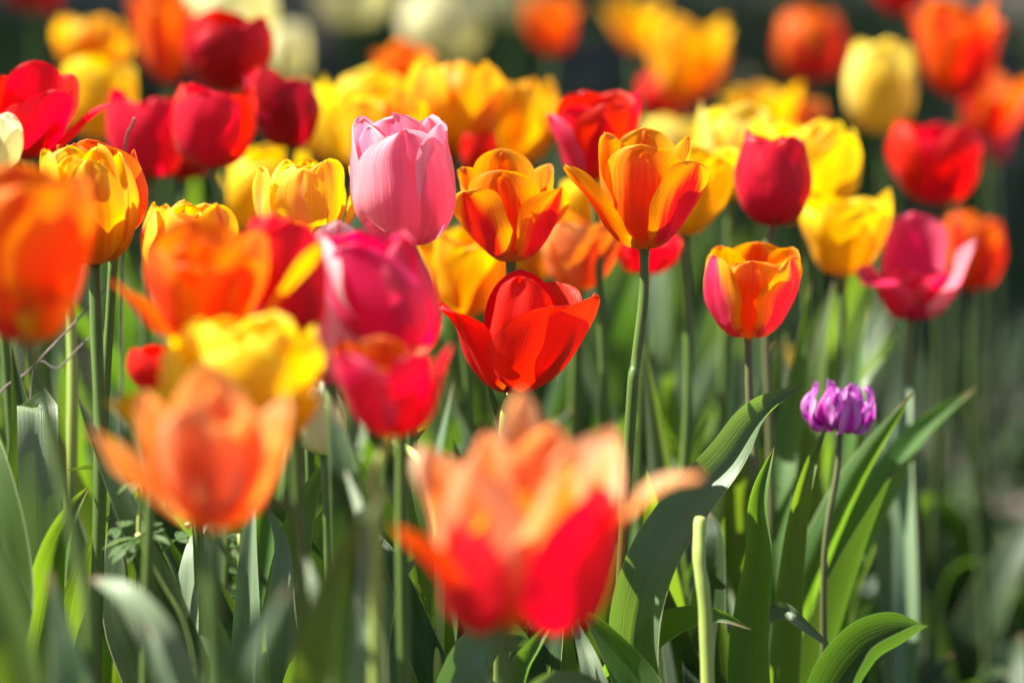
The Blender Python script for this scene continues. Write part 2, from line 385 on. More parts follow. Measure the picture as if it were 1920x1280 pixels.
def double(rot=0.0, seed=0, n=12, W=.30, spread=0.0, curl0=0, base=None, jit=0):
    out = []; rnd = random.Random(seed * 5 + 1)
    base = base or PROF['cup']
    for k in range(n):
        ring = k * 3 // n                   # 0 outer, 1 middle, 2 inner
        phi = rot + k * 360 / (n / 3) + ring * 40 + rnd.uniform(-14, 14)
        pr = [(u, a + spread * (2 - ring) * .5 + rnd.uniform(-4, 4) - ring * 7 * (1 if u > 0 else 0)) for u, a in base]
        out.append(dict(phi=phi, prof=pr, L=(1.0, .98, .90)[ring] * rnd.uniform(.93 - jit, 1.03), W=W * rnd.uniform(.9, 1.1), r0=(.09, .06, .03)[ring],
                        cup=1.05, crease=.02, wave=.03, seed=seed * 20 + k, curl=curl0 + rnd.uniform(-22, 4), rough=.03, q=.55, um=.62, notch=rnd.uniform(0, .03)))
    return out

def P_(phi, prof, **k):
    d = dict(phi=phi, prof=prof, W=.36, r0=.075, rough=.02); d.update(k); return d

# ------------------------------------------------------------------ tulip leaves
def leaf_w(t, tm=.36, base=.55):
    if t < tm: return base + (1 - base) * smoothstep(0, 1, t / tm)
    s = (t - tm) / (1 - tm); return max(0.0, 1 - s ** 1.9) ** .95

def leaf_blade(pts, W, roll=(0, 0), fold=(.5, .15), wave=0.0, wf=7.0, seed=0, nu=26, nv=8, face=None, tm=.36, base=.55, wlist=None, ref=None):
    """pts world Vectors base->tip; W half width in m; roll in degrees about the mid-line; returns verts, uvs"""
    cl = spline(pts, nu)
    rnd = random.Random(seed); p1, p2, p3 = [rnd.uniform(0, 6.28) for _ in range(3)]
    cam_p = Vector((0, 0, CAM_Z))
    verts = []; uvs = []; Np = None
    # arc-length parameter
    ln = [0.0]
    for i in range(nu): ln.append(ln[-1] + (cl[i + 1] - cl[i]).length)
    tot = ln[-1]
    for i in range(nu + 1):
        t = ln[i] / tot
        T = (cl[min(i + 1, nu)] - cl[max(i - 1, 0)]).normalized()
        if ref is None:
            N = (cam_p - cl[i]).normalized() if face is None else face.copy()
            N = (N - T * N.dot(T)); N.normalize()
        else:
            N = ref.copy() if Np is None else Np
            N = (N - T * N.dot(T)); N.normalize(); Np = N
        B = T.cross(N)
        ro = R(roll[0] + (roll[1] - roll[0]) * smoothstep(0, 1, t)) + .12 * math.sin(t * 5 + p3)
        lat = B * math.cos(ro) + N * math.sin(ro); nn = N * math.cos(ro) - B * math.sin(ro)
        wd = W * (interp(wlist, t) if wlist else leaf_w(t, tm, base))
        fo = fold[0] + (fold[1] - fold[0]) * t
        for j in range(nv + 1):
            v = -1 + 2 * j / nv
            fa = fo * 1.3
            x = wd * v * math.cos(fa * abs(v) * .8); y = wd * abs(v) ** 1.4 * math.sin(fa)
            y += wd * wave * abs(v) ** 2 * math.sin(t * wf + (p1 if v < 0 else p2)) * smoothstep(.05, .3, t)
            y += wd * .10 * mn.noise(Vector((v * 1.3 + p1, t * 6, seed))) - wd * .05 * math.exp(-(v / .12) ** 2)
            verts.append(cl[i] + lat * x + nn * y); uvs.append((.5 + .5 * v, t))
    return verts, uvs

def add_leaf(root, verts, uvs, nu, nv, mat, label=None):
    vv = [p - root.location for p in verts]
    o = mesh_obj('leaf', vv, grid_faces(nu, nv), mat, root, uvs)
    if label: o['label'] = label
    return o

def px_leaf(root, pts, W, mat=None, nu=30, nv=8, label=None, **k):
    v, uv = leaf_blade([at(*p) for p in pts], W, nu=nu, nv=nv, **k)
    return add_leaf(root, v, uv, nu, nv, mat or LEAF, label)

def free_leaf(root, b, az, L, W, th0, th1, seed, mat, bendaz=0.0, nu=18, nv=6):
    """leaf growing from base point b, arching towards azimuth az; inner face towards the stem"""
    rnd = random.Random(seed)
    pts = []; p = b.copy(); n = 6
    for i in range(n + 1):
        pts.append(p.copy())
        t = i / n; th = R(th0 + (th1 - th0) * t ** 1.8); a = az + R(bendaz) * t
        p = p + Vector((math.sin(a) * math.sin(th), math.cos(a) * math.sin(th), math.cos(th))) * (L / n)
    ref = Vector((-math.sin(az), -math.cos(az), .2)).normalized()
    v, uv = leaf_blade(pts, W, roll=(0, rnd.uniform(-50, 50)), fold=(rnd.uniform(.7, 1.1), rnd.uniform(.1, .45)), wave=rnd.uniform(.05, .3),
                       wf=rnd.uniform(5, 11), seed=seed, nu=nu, nv=nv, ref=ref, tm=rnd.uniform(.3, .5), base=.5)
    return add_leaf(root, v, uv, nu, nv, mat)

# ------------------------------------------------------------------ tulips
ROOT = {}
def tulip(key, mat, box, base, d, petals, label, group=None, stem=None, ground_dx=None, leaves=2, smat=None, srad=.0029, hi=False,
          hearts=False, leafh=1.0, mats=None, lean=0.0):
    """box = (x0, y0, x1, y1) pixels that the bloom fills, base = pixel where the stem meets it"""
    x0, y0, x1, y1 = box; bx, by = base
    k_ = 1.0
    if d > 2.2:
        d2 = 2.2 + (d - 2.2) * 1.28; k_ = d2 / d; d = d2
    seed = sum(ord(c) * (i + 3) for i, c in enumerate(key))
    rnd = random.Random(seed)
    B = at(bx, by, d)
    nu, nv = (34, 20) if hi else (18, 12)
    shapes = []
    for p in petals:
        p = dict(p); p.setdefault('nu', nu); p.setdefault('nv', nv)
        mk = p.pop('mat', None)
        vs, uv = petal(**p); shapes.append([vs, uv, p, mk])
    sxy = sz = (y1 - y0) * d / F; shear = 0.0
    allv = [v for s in shapes for v in s[0]]
    zmax = max(v.z for v in allv)
    def xf(v):
        return B + Vector((v.x * sxy + shear * min(1.2, max(0, v.z / zmax)), v.y * sxy, v.z * sz))
    for it in range(6):
        pr = [proj(xf(v)) for v in allv]
        ax0 = min(q[0] for q in pr); ax1 = max(q[0] for q in pr); ay0 = min(q[1] for q in pr); ay1 = max(q[1] for q in pr)
        sxy *= (x1 - x0) / (ax1 - ax0)
        sz *= max(.6, min(1.6, (by - y0) / max(1, (by - ay0))))
        shear += ((x0 + x1) / 2 - (ax0 + ax1) / 2) * d / F * 1.0
        sxy = max(sxy, .015)
    # stem
    rs = rnd.uniform(.88, 1.1)
    gz = 0.0
    if stem: sp = [at(*((q[0], q[1], q[2] * k_) if len(q) == 3 else (q[0], q[1], d))) for q in stem]
    else: sp = []
    dx = ground_dx if ground_dx is not None else rnd.uniform(-40, 40)
    lastp = sp[-1] if sp else B
    gp = Vector((lastp.x + dx * d / F, lastp.y + rnd.uniform(-.03, .03), gz))
    root = empty('tulip', gp); ROOT[key] = root
    tag(root, label, 'tulip', group)
    mid = []
    for t in (.35, .7):
        q = lastp.lerp(gp, t); q.x += rnd.uniform(-.008, .008); q.y += rnd.uniform(-.006, .006); mid.append(q)
    pts = spline([B + Vector((0, 0, .003 * sz))] + sp + mid + [gp], 26)
    v = []; f = []; uvs = []
    tube(v, f, uvs, [p - gp for p in pts], lambda t: srad * rs * (.90 + .28 * t + .18 * math.exp(-(t / .02) ** 2) + .05 * math.sin(t * 23 + rs * 9)), 12)
    mesh_obj('stem', v, f, smat or (STEM_SHADE if bx > 1640 else STEM), root, uvs)  # stems at the right take the copy with painted-in shade
    for vs, uv, p, mk in shapes:
        ww = [xf(q) - gp for q in vs]
        mesh_obj('petal', ww, grid_faces(p['nu'], p['nv']), M[mk] if mk else M[mat], root, uv)
    if hearts:
        v = []; f = []; uvs = []
        hh = (by - y0) * d / F
        ax = [B + Vector((shear * t * .35, 0, hh * t * .42)) - gp for t in (0, .4, .8, 1)]
        tube(v, f, uvs, ax, lambda t: hh * .05 * (1 + .5 * smoothstep(.85, 1, t)), 9)
        mesh_obj('pistil', v, f, PISTIL, root, uvs)
        for k in range(6):
            a = R(k * 60 + 15); v = []; f = []; uvs = []
            b0 = B + Vector((math.sin(a) * hh * .05, -math.cos(a) * hh * .05, hh * .05)) - gp
            b1 = B + Vector((math.sin(a) * hh * .16 + shear * .2, -math.cos(a) * hh * .16, hh * .40)) - gp
            tube(v, f, uvs, [b0, b0.lerp(b1, .5), b0.lerp(b1, .55), b1], lambda t: hh * (.012 if t < .5 else .028), 6)
            mesh_obj('stamen', v, f, POLLEN, root, uvs)
    if bx > 1735 or key in ('oradouble', 'orabehind', 'redleft', 'creamleft', 'flame', 'whitelow', 'pinkwhite'): leaves = 0
    if d < 1.83: leaves = min(leaves, 1); leafh *= .72
    if bx > 1480 and leaves == 2: leaves = 1; leafh *= .75
    for k in range(leaves):
        az = rnd.uniform(0, 6.28)
        H = B.z * rnd.uniform(.52, .78) * leafh
        free_leaf(root, gp + Vector((math.sin(az) * .004, math.cos(az) * .004, rnd.uniform(0, .05))), az, H * 1.12, rnd.uniform(.014, .024),
                  rnd.uniform(2, 9), rnd.uniform(18, 60), seed * 3 + k, rnd.choice([LEAF, LEAF, LEAFM, LEAFB, LEAFP]), rnd.uniform(-40, 40))
    return root

T = tulip
GR = 'red tulips in the bed'; GY = 'yellow tulips in the bed'; GO = 'orange tulips in the bed'; GP = 'pink tulips in the bed'; GC = 'cream tulips in the bed'

# ---- blooms in and near the plane of focus
T('pink', 'pink', (656, 211, 855, 461), (764, 459), 2.02,
  [P_(12, 'egg', L=.94, W=.42, cup=1.12, um=.60, q=.55, crease=.030, notch=-.02, r0=.09, seed=11, wave=.01, curl=3, rough=.018),
   P_(128, 'egg', W=.36, cup=1.04, seed=12, q=.6, curl=6, wave=.02), P_(248, 'egg', W=.37, cup=1.04, seed=13, q=.6, curl=2, wave=.02),
   P_(68, 'egg', L=.98, W=.33, cup=.98, seed=14, r0=.07, q=.55, curl=14), P_(190, 'egg', L=1.0, W=.40, cup=.97, seed=15, r0=.06, q=.5, curl=4),
   P_(306, 'egg', L=.97, W=.34, cup=.97, seed=16, r0=.07, q=.6, curl=-6)],
  'satin pink egg-shaped tulip in sharp focus, tallest of the centre blooms', GP, hi=True, srad=.0033, ground_dx=10)
T('redopen', 'red', (822, 504, 1125, 737), (962, 735), 2.0,
  [P_(-66, [(0, 85), (.12, 66), (.3, 44), (.5, 34), (.75, 40), (1, 58)], L=1.06, W=.27, rmax=.34, rmin=.3, cup=1, seed=21, roll=-12, p=2.0, q=.7, wave=.03, crease=.03),
   P_(28, [(0, 88), (.12, 74), (.3, 42), (.5, 20), (.75, 4), (1, 4)], L=.90, W=.56, cup=1.1, rmin=.44, rmax=.5, seed=22, r0=.10, wave=.03, q=.5, crease=.035),
   P_(150, 'goblet', L=.96, W=.44, rmin=.4, rmax=.5, seed=23, curl=-8),
   P_(-26, 'in', L=.98, W=.40, cup=1.0, rmin=.30, rmax=.34, seed=24, curl=-4, q=.55, crease=.045), P_(72, [(0, 85), (.12, 70), (.3, 46), (.5, 30), (.75, 20), (1, -2)], L=1.0, W=.46, rmin=.36, rmax=.4, seed=25, roll=12, wave=.05, q=.46, notch=-.02),
   P_(196, 'up', L=1.00, W=.40, rmin=.35, rmax=.5, seed=26, curl=-12, q=.6)],
  'scarlet open tulip in sharp focus below the pink one, one petal flung out left', GR, hi=True, stem=[(945, 830)], ground_dx=-30, smat=STEML, srad=.0033, hearts=True)
T('oraopenR', 'oraglow', (1056, 238, 1330, 468), (1208, 466), 2.05,
  [P_(-70, [(0, 85), (.12, 74), (.3, 54), (.5, 44), (.75, 44), (1, 54)], L=1.08, W=.28, rmin=.28, rmax=.3, cup=1, seed=31, roll=-6, p=1.9, q=.8, crease=.03),
   P_(52, [(0, 85), (.12, 74), (.3, 50), (.5, 34), (.75, 30), (1, 28)], L=.96, W=.38, rmin=.34, rmax=.4, cup=1, seed=32, roll=26, q=.6, wave=.03, mat='orayel'),
   P_(178, 'goblet', L=1.05, W=.46, rmin=.42, rmax=.5, seed=33, curl=-22, notch=.03),
   P_(-8, [(0, 80), (.12, 56), (.3, 24), (.5, 8), (.75, 0), (1, -16)], L=.90, W=.58, rmin=.46, rmax=.55, cup=1.1, seed=34, q=.44, p=3.2, notch=.07, crease=.05),
   P_(104, 'goblet', L=1.0, W=.42, rmin=.38, rmax=.45, seed=35, curl=-24, q=.5),
   P_(236, 'goblet', L=1.02, W=.44, rmin=.4, rmax=.5, seed=36, curl=-24, q=.5, notch=.04)],
  'orange tulip with wide-spread yellow-edged petals on a tall bare stem right of centre', GO, hi=True, stem=[(1207, 560), (1192, 680), (1184, 760)], ground_dx=-30, smat=STEM, srad=.0027, hearts=True)
T('oraopenL', 'oraglow', (845, 278, 1067, 492), (958, 490), 2.08,
  [P_(-46, [(0, 85), (.12, 70), (.3, 42), (.5, 30), (.75, 26), (1, 30)], L=.86, W=.34, rmin=.30, rmax=.4, cup=1, seed=41, roll=-24, q=.6, crease=.03, mat='orayel'),
   P_(58, [(0, 85), (.12, 70), (.3, 46), (.5, 34), (.75, 32), (1, 36)], L=.94, W=.32, rmin=.3, rmax=.36, cup=1, seed=42, roll=24, p=2.0, q=.75, mat='orayel'),
   P_(182, 'up', L=1.04, W=.44, rmin=.42, rmax=.5, seed=43, curl=-8, q=.5, notch=.04),
   P_(-4, [(0, 80), (.12, 56), (.3, 24), (.5, 8), (.75, 2), (1, -12)], L=.92, W=.48, rmin=.42, rmax=.5, cup=1.1, seed=44, q=.44, p=3.2, notch=.07, crease=.05),
   P_(112, 'goblet', L=1.0, W=.42, rmin=.38, rmax=.45, seed=45, q=.5, curl=-16),
   P_(242, 'goblet', L=.96, W=.42, rmin=.38, rmax=.45, seed=46, q=.5, curl=-20)],
  'orange and yellow tulip with splayed sides, between the pink tulip and the bare tall stem', GO, hi=True, ground_dx=20, smat=STEM, hearts=True)
T('oracup', 'orayel', (1319, 453, 1504, 633), (1403, 632), 2.10,
  [P_(-64, 'vcup', L=.96, W=.31, cup=1.08, seed=51, q=.5, crease=.02, r0=.1, curl=-8, mat='magyel'), P_(58, 'vcup', L=.95, W=.34, cup=1.1, seed=52, q=.48, r0=.1, curl=-12, mat='magyel'),
   P_(172, 'vcup', W=.38, seed=53, q=.5, mat='oraglow'), P_(-4, 'vcup', L=.92, W=.40, cup=1.0, seed=54, q=.45, r0=.082, curl=-6, mat='oraglow'), P_(112, 'vcup', W=.38, seed=55, q=.45, r0=.07, curl=-16, mat='oraglow'), P_(236, 'vcup', W=.38, seed=56, q=.45, r0=.07, curl=-18, mat='oraglow')],
  'neat cup-shaped tulip striped magenta, orange and yellow, alone above the wavy leaf', GO, hi=True, stem=[(1404, 700), (1408, 800), (1418, 920)], ground_dx=25, smat=STEMB, srad=.0024)
T('yelpink', 'yelpink', (473, 295, 672, 470), (570, 468), 2.08, double(10, 6, 12, .30, 8),
  'double yellow tulip with pink blushed outer petals, left of the satin pink tulip', GY, hi=True, hearts=False)
T('oradouble', 'yelora', (74, 268, 262, 495), (176, 493), 1.98, double(20, 7, 12, .33, 0),
  'double orange-yellow tulip with fine red veins near the left edge', GO, hi=True, stem=[(180, 600), (186, 760), (188, 900)], ground_dx=0, srad=.0030)
T('orabehind', 'orared', (105, 260, 278, 440), (215, 438), 2.04, std6('cup', 20, 8),
  'red-orange tulip peeping out behind the veined double orange-yellow tulip', GO, hi=True)
T('flame', 'flame', (262, 374, 447, 560), (350, 558), 1.97, double(35, 9, 9, .34, 0),
  'yellow tulip flamed crimson, only its rounded top showing above the blurred orange tulip', GY, hi=True)
T('redleft', 'red', (-75, 114, 214, 300), (50, 298), 2.16,
  [P_(76, 'wide', L=1.1, W=.26, rmin=.28, rmax=.3, seed=71, roll=-10, curl=6, p=1.9, q=.75), P_(-15, 'cup', L=.74, W=.46, rmin=.4, rmax=.5, cup=1.1, seed=72), P_(195, 'up', L=1.12, W=.42, rmin=.45, rmax=.5, seed=73, curl=-8, notch=.05),
   P_(34, 'goblet', L=.92, W=.42, rmin=.4, cup=1.1, seed=74, curl=-16), P_(140, 'goblet', L=1.06, W=.42, rmin=.4, rmax=.5, seed=75, curl=-20), P_(-70, 'wide', L=1.0, W=.42, rmin=.36, rmax=.4, seed=76, curl=-10), P_(-120, 'goblet', L=1.04, W=.42, rmin=.4, seed=77, curl=-15)],
  'bright red open tulip cut by the left edge, one petal sticking out right', GR, hi=True, hearts=True, stem=[(90, 500), (132, 600), (134, 900)], ground_dx=0, smat=STEML)
T('creamleft', 'cream', (-70, 210, 44, 330), (-15, 328), 2.12, std6('egg', 30, 11, p=2.0, q=.7),
  'cream white tulip half cut off by the left edge', GC, hi=True)
T('whitelow', 'cream', (520, 680, 650, 852), (610, 850), 1.96, std6('egg', 5, 12, p=1.7, q=.9),
  'cream white tulip low down, mostly hidden behind the blurred yellow tulip', GC, hi=True)
T('pinkwhite', 'pinkwhite', (555, 412, 700, 720), (620, 718), 1.86,
  [P_(-40, 'up', L=1.05, W=.34, cup=1.1, seed=131, rmax=.5), P_(60, 'up', W=.3, seed=132), P_(180, 'up', L=1.1, W=.36, seed=133), P_(0, 'up', L=.75, W=.28, seed=134), P_(120, 'up', seed=135), P_(240, 'up', L=1.05, W=.3, seed=136)],
  'pink and white streaked tulip squeezed behind the deep pink one', GP)

# ---- blurred blooms in front of the focus
T('hotpink', 'hot', (598, 428, 827, 668), (752, 664), 1.79,
  [P_(-75, 'egg', W=.30, cup=1.1, seed=141, q=.6, r0=.09, mat='pinkwhite'), P_(-12, 'egg', L=.97, W=.40, cup=1.08, seed=142, q=.6, r0=.1), P_(70, 'egg', W=.4, seed=147, cup=1.05), P_(190, 'egg', W=.4, seed=143), P_(120, 'egg', seed=145), P_(250, 'egg', seed=146)],
  'deep pink closed tulip, out of focus, just below the satin pink one', GP, ground_dx=30)
T('redsmall', 'redpink', (620, 628, 848, 818), (735, 816), 1.69,
  [P_(-40, 'vcup', L=.95, W=.36, seed=151, cup=1.08, r0=.1, mat='hot'), P_(45, 'vcup', L=.96, W=.36, seed=152, r0=.1), P_(88, 'goblet', L=1.08, W=.25, rmax=.3, seed=153, q=.8), P_(0, 'vcup', L=.8, W=.3, seed=154, mat='orange'), P_(180, 'vcup', L=1.0, W=.38, seed=155, mat='orared'), P_(240, 'vcup', seed=156, mat='orared')],
  'small blurred red and orange tulip with magenta flank, left of the scarlet open tulip', GR, stem=[(700, 900), (706, 1000)], smat=STEML, srad=.0028)
T('orabigleft', 'orange', (-95, 305, 180, 638), (50, 636), 1.64,
  [P_(-30, 'cup', L=.66, W=.36, seed=161, cup=1.1, mat='orared'), P_(50, 'vcup', L=1.0, W=.38, seed=162), P_(190, 'up', L=1.05, W=.4, seed=163), P_(10, 'up', L=1.0, W=.36, seed=164), P_(120, 'up', seed=165), P_(250, 'up', seed=166), P_(35, 'cup', L=.5, W=.2, r0=.12, seed=167, mat='yelora')],
  'large glowing orange tulip, very blurred, cut by the left edge', GO, stem=[(95, 800), (150, 1050), (170, 1200)], ground_dx=20, hearts=False, srad=.003)
T('oramid', 'orange', (208, 405, 608, 652), (380, 650), 1.71,
  [P_(-66, [(0, 88), (.12, 72), (.3, 56), (.5, 48), (.75, 44), (1, 40)], L=.86, W=.22, rmin=.24, rmax=.3, seed=171, mat='orared', q=.6), P_(-14, 'goblet', L=.80, W=.44, rmin=.42, rmax=.5, seed=172), P_(72, [(0, 85), (.12, 72), (.3, 50), (.5, 42), (.75, 38), (1, 36)], L=1.22, W=.10, rmax=.3, seed=173, mat='yelora', roll=20), P_(200, 'up', L=1.0, W=.46, rmin=.45, rmax=.5, seed=174), P_(40, 'goblet', L=.88, W=.40, rmin=.4, rmax=.45, seed=175, curl=-20), P_(-60, 'goblet', L=.92, W=.42, rmin=.4, rmax=.45, seed=176, curl=-30), P_(130, 'goblet', W=.4, rmin=.4, seed=177, curl=-20), P_(0, 'up', L=.9, W=.42, rmin=.4, seed=178)],
  'wide orange tulip with a curled yellow petal tip at left, out of focus', GO, stem=[(400, 800)], ground_dx=0)
T('crimsonmid', 'redpink', (455, 398, 612, 640), (545, 638), 1.75, std6('egg', 15, 18),
  'plain crimson closed tulip behind the wide orange tulip, out of focus', GR)
T('yellowfront', 'yellow', (195, 580, 612, 855), (440, 853), 1.66,
  [P_(-58, [(0, 85), (.12, 76), (.3, 66), (.5, 56), (.75, 44), (1, 30)], L=.86, W=.42, rmin=.34, rmax=.4, seed=191, q=.45, roll=-30), P_(52, [(0, 85), (.12, 76), (.3, 54), (.5, 40), (.75, 34), (1, 30)], L=.70, W=.30, rmin=.3, rmax=.4, seed=192, q=.5, roll=14)] +
  [dict(p, L=p['L'] * 1.1, rmin=.3) for p in double(8, 19, 12, .42, 4)],
  'big lemon yellow double tulip, very blurred, behind the salmon one', GY, stem=[(480, 950), (560, 1000)], leaves=1)
T('salmon', 'salmon', (165, 675, 545, 990), (405, 988), 1.57,
  [P_(-62, [(0, 85), (.12, 64), (.3, 46), (.5, 42), (.75, 44), (1, 50)], L=1.06, W=.15, rmin=.3, rmax=.4, seed=201, roll=-25, p=1.8, q=.7), P_(-18, 'vcup', L=.96, W=.38, rmin=.36, seed=202, p=1.8, q=.8), P_(42, 'vcup', L=.90, W=.38, rmin=.36, seed=203, p=1.8, q=.8, wave=.05), P_(12, 'in', L=1.02, W=.30, rmin=.3, seed=207, p=1.8, q=.8, wave=.05), P_(190, 'up', L=1.1, W=.34, rmin=.36, seed=204, p=1.7, q=.8), P_(120, 'goblet', L=.98, W=.34, seed=205, rmin=.3, p=1.9, q=.8, curl=-10), P_(244, 'goblet', L=1, W=.34, rmin=.3, seed=206, p=1.8, q=.8, curl=-10)],
  'salmon orange pointed tulip, very blurred, in front at lower left', GO, stem=[(400, 1150)], ground_dx=10, srad=.0038, leaves=1)
T('peachfront', 'peachred', (735, 722, 1318, 1172), (960, 1168), 1.56,
  [P_(-54, [(0, 104), (.12, 98), (.3, 42), (.5, 2), (.75, -8), (1, -16)], L=.72, W=.32, cup=1.1, rmin=.18, rmax=.5, seed=211, r0=.13, q=.5, base=.75, um=.45, mat='red'),
   P_(54, [(0, 104), (.12, 98), (.3, 52), (.5, 8), (.75, -2), (1, 4)], L=1.0, W=.44, cup=1.1, rmin=.26, rmax=.6, seed=212, r0=.15, q=.55, base=.75, um=.45, mat='red'),
   P_(-72, [(0, 88), (.12, 70), (.3, 46), (.5, 40), (.75, 46), (1, 60)], L=.80, W=.22, seed=213, rmin=.3, rmax=.3, p=1.7, q=.85, roll=-10, mat='orared'),
   P_(78, [(0, 88), (.12, 60), (.3, 38), (.5, 36), (.75, 52), (1, 92)], L=1.22, W=.17, seed=214, rmin=.25, rmax=.3, p=1.8, q=.8, mat='peach'),
   P_(178, 'up', L=1.16, W=.25, seed=215, rmin=.5, rmax=.5, p=1.8, q=.8, mat='peach', um=.45, base=.8, wave=.05),
   P_(-118, 'goblet', L=.98, W=.34, seed=216, rmin=.45, rmax=.5, p=2.0, q=.75, mat='peach', um=.5, base=.7, wave=.06),
   P_(118, 'goblet', L=1.06, W=.34, seed=217, rmin=.45, rmax=.5, p=2.4, q=.6, mat='peach', base=.7, wave=.06),
   P_(2, [(0, 84), (.12, 60), (.3, 16), (.5, 2), (.75, -4), (1, 0)], L=.74, W=.34, r0=.11, seed=218, rmin=.4, rmax=.5, p=1.9, q=.75, mat='yelora', um=.5, base=.5, wave=.06),
   P_(-44, 'up', L=.92, W=.32, seed=219, rmin=.4, rmax=.5, p=1.9, q=.75, mat='peach', um=.5, base=.7, wave=.07),
   P_(150, 'up', L=.98, W=.30, seed=221, rmin=.4, rmax=.5, p=1.9, q=.7, mat='salmon', um=.5, base=.7, wave=.06),
   P_(-150, 'up', L=.94, W=.30, seed=222, rmin=.4, rmax=.5, p=1.9, q=.7, mat='peach', um=.5, base=.7, wave=.06),
   P_(48, 'up', L=.94, W=.32, seed=220, rmin=.4, rmax=.5, p=1.9, q=.75, mat='peach', um=.5, base=.7, wave=.07)],
  'large frilly peach and red tulip, very blurred, nearest of all at bottom centre', GO, stem=[(940, 1260)], ground_dx=-5, srad=.0034, leaves=1)
T('redpeek', 'red', (238, 645, 345, 730), (290, 728), 1.80, std6('cup', 0, 22),
  'little red tulip peeking out left of the blurred lemon yellow one', GR)

# ---- blooms behind the focus, left half
T('r1', 'crimson', (343, 16, 512, 175), (430, 172), 2.42, std6('cup', 10, 23, W=.40), 'crimson tulip highest of the red cluster at upper left, under the cream one', GR)
T('r2', 'crimson', (456, 122, 602, 278), (545, 276), 2.36, std6('cup', 35, 24), 'dark crimson tulip rightmost of the red cluster at upper left', GR, ground_dx=30)
T('r3', 'redpink', (318, 152, 482, 318), (395, 316), 2.28, std6('cup', -15, 25, W=.40), 'crimson tulip with a pale pink left petal, lowest middle of the red cluster', GR, stem=[(412, 420)])
T('r4', 'redpink', (198, 163, 352, 336), (285, 334), 2.36, std6('cup', -40, 26), 'dusky red tulip leftmost of the red cluster, pink bloom on its side', GR)
T('r5', 'crimson', (300, 240, 412, 338), (345, 336), 2.44, std6('egg', 0, 27), 'dark red tulip half hidden low down in the red cluster', GR)
T('y1', 'yelora', (98, 28, 248, 140), (175, 138), 2.85, double(0, 28, 9), 'yellow ruffled tulip upper of two blurred ones behind the left red tulip', GY)
T('y2', 'yellow', (115, 102, 256, 262), (190, 260), 2.62, std6('cup', 20, 29, W=.4), 'plain yellow tulip lower of two blurred ones behind the left red tulip', GY)
T('o1', 'orared', (238, -25, 368, 160), (320, 158), 2.80, std6('goblet', 0, 30), 'tall orange-red tulip left of the highest crimson one, cut by the top edge', GO)
T('c1', 'cream', (333, -70, 520, 125), (430, 123), 3.0, std6('cup', 20, 31, W=.4), 'bright cream tulip cut by the top edge, right behind the highest crimson one', GC)
T('c2', 'cream', (495, 42, 578, 150), (540, 148), 3.35, std6('egg', 0, 32), 'small cream tulip above the dark crimson tulip', GC)
T('y3', 'yellow', (585, 120, 800, 325), (700, 318), 2.62, double(10, 33, 12), 'mustard yellow double tulip behind the satin pink tulip', GY)
T('y4', 'yelora', (752, 104, 950, 300), (850, 292), 2.42, double(40, 34, 12, .32), 'bright yellow and orange double tulip upper right of the satin pink one', GY)
T('y5', 'yelora', (885, 136, 1050, 318), (965, 310), 2.48, double(15, 35, 12, .32, 6), 'orange-yellow double tulip immediately left of the bright red tulip', GO)
T('o2', 'orange', (698, 72, 812, 190), (752, 188), 2.85, std6('goblet', 15, 36), 'small orange tulip poking up over the mustard yellow double', GO)
T('r6', 'red', (862, 240, 935, 330), (898, 328), 2.40, std6('cup', 0, 37), 'sliver of a red tulip between two orange-yellow doubles', GR)
T('r7', 'red', (1026, 166, 1204, 340), (1115, 338), 2.26,
  [P_(-70, 'goblet', L=.86, W=.3, rmax=.35, seed=381, mat='hot'), P_(20, 'vcup', W=.42, seed=382, L=.95), P_(100, 'vcup', L=1.05, W=.4, seed=383), P_(200, 'vcup', W=.4, seed=384), P_(-25, 'vcup', W=.36, L=.9, seed=385), P_(150, 'vcup', W=.4, seed=386)],
  'bright red tulip standing tall behind and left of the wide orange one', GR, hearts=False)
T('y6', 'yellow', (556, 145, 660, 305), (610, 298), 2.65, std6('cup', 10, 39), 'golden yellow tulip right of the dark crimson one', GY)
T('y7', 'yellow', (405, 270, 580, 440), (470, 430), 2.50, std6('cup', 0, 40, W=.4), 'golden yellow tulip low behind the red cluster stems', GY)
T('y8', 'yelora', (776, 420, 968, 598), (868, 596), 2.28, std6('goblet', 12, 41, W=.4), 'amber yellow tulip behind and above the scarlet open tulip', GY)
T('a1', 'apricot', (1008, 392, 1168, 545), (1085, 543), 2.28, std6('vcup', 25, 42, W=.36), 'apricot tulip between the scarlet open tulip and the bare tall stem', GO)
T('r8', 'redpink', (1142, 436, 1280, 516), (1212, 514), 2.32, std6('goblet', 25, 43), 'red tulip hidden beneath the wide orange one, crossed by its stem', GR)
T('y9', 'yellow', (1235, 270, 1392, 442), (1288, 440), 2.26, std6('vcup', 15, 44), 'yellow tulip tucked behind the right petal of the wide orange one', GY, stem=[(1290, 620), (1288, 800)])
T('y10', 'lemon', (1300, 188, 1450, 380), (1370, 370), 2.42, std6('cup', 40, 45, W=.4), 'pale sunlit yellow tulip up left of the round red tulip', GY)
T('y11', 'yellow', (1410, 222, 1616, 420), (1510, 418), 2.40, double(25, 46, 12, .33, 8), 'full yellow double tulip behind and right of the round red tulip', GY)
T('r9', 'redpink', (1376, 243, 1523, 424), (1450, 422), 2.24, std6('egg', -25, 47, W=.42), 'round red tulip framed by yellow ones, right of centre', GR, stem=[(1435, 520)], smat=STEMB)
T('o3', 'yelora', (1352, 152, 1505, 270), (1430, 268), 2.85, std6('open', 10, 48), 'pale orange tulip above the yellow double, out of focus', GO)
T('p1', 'apricot', (1488, 182, 1548, 262), (1518, 260), 2.85, std6('cup', 0, 49), 'small peach tulip above the yellow double, right of the pale orange one', GO)
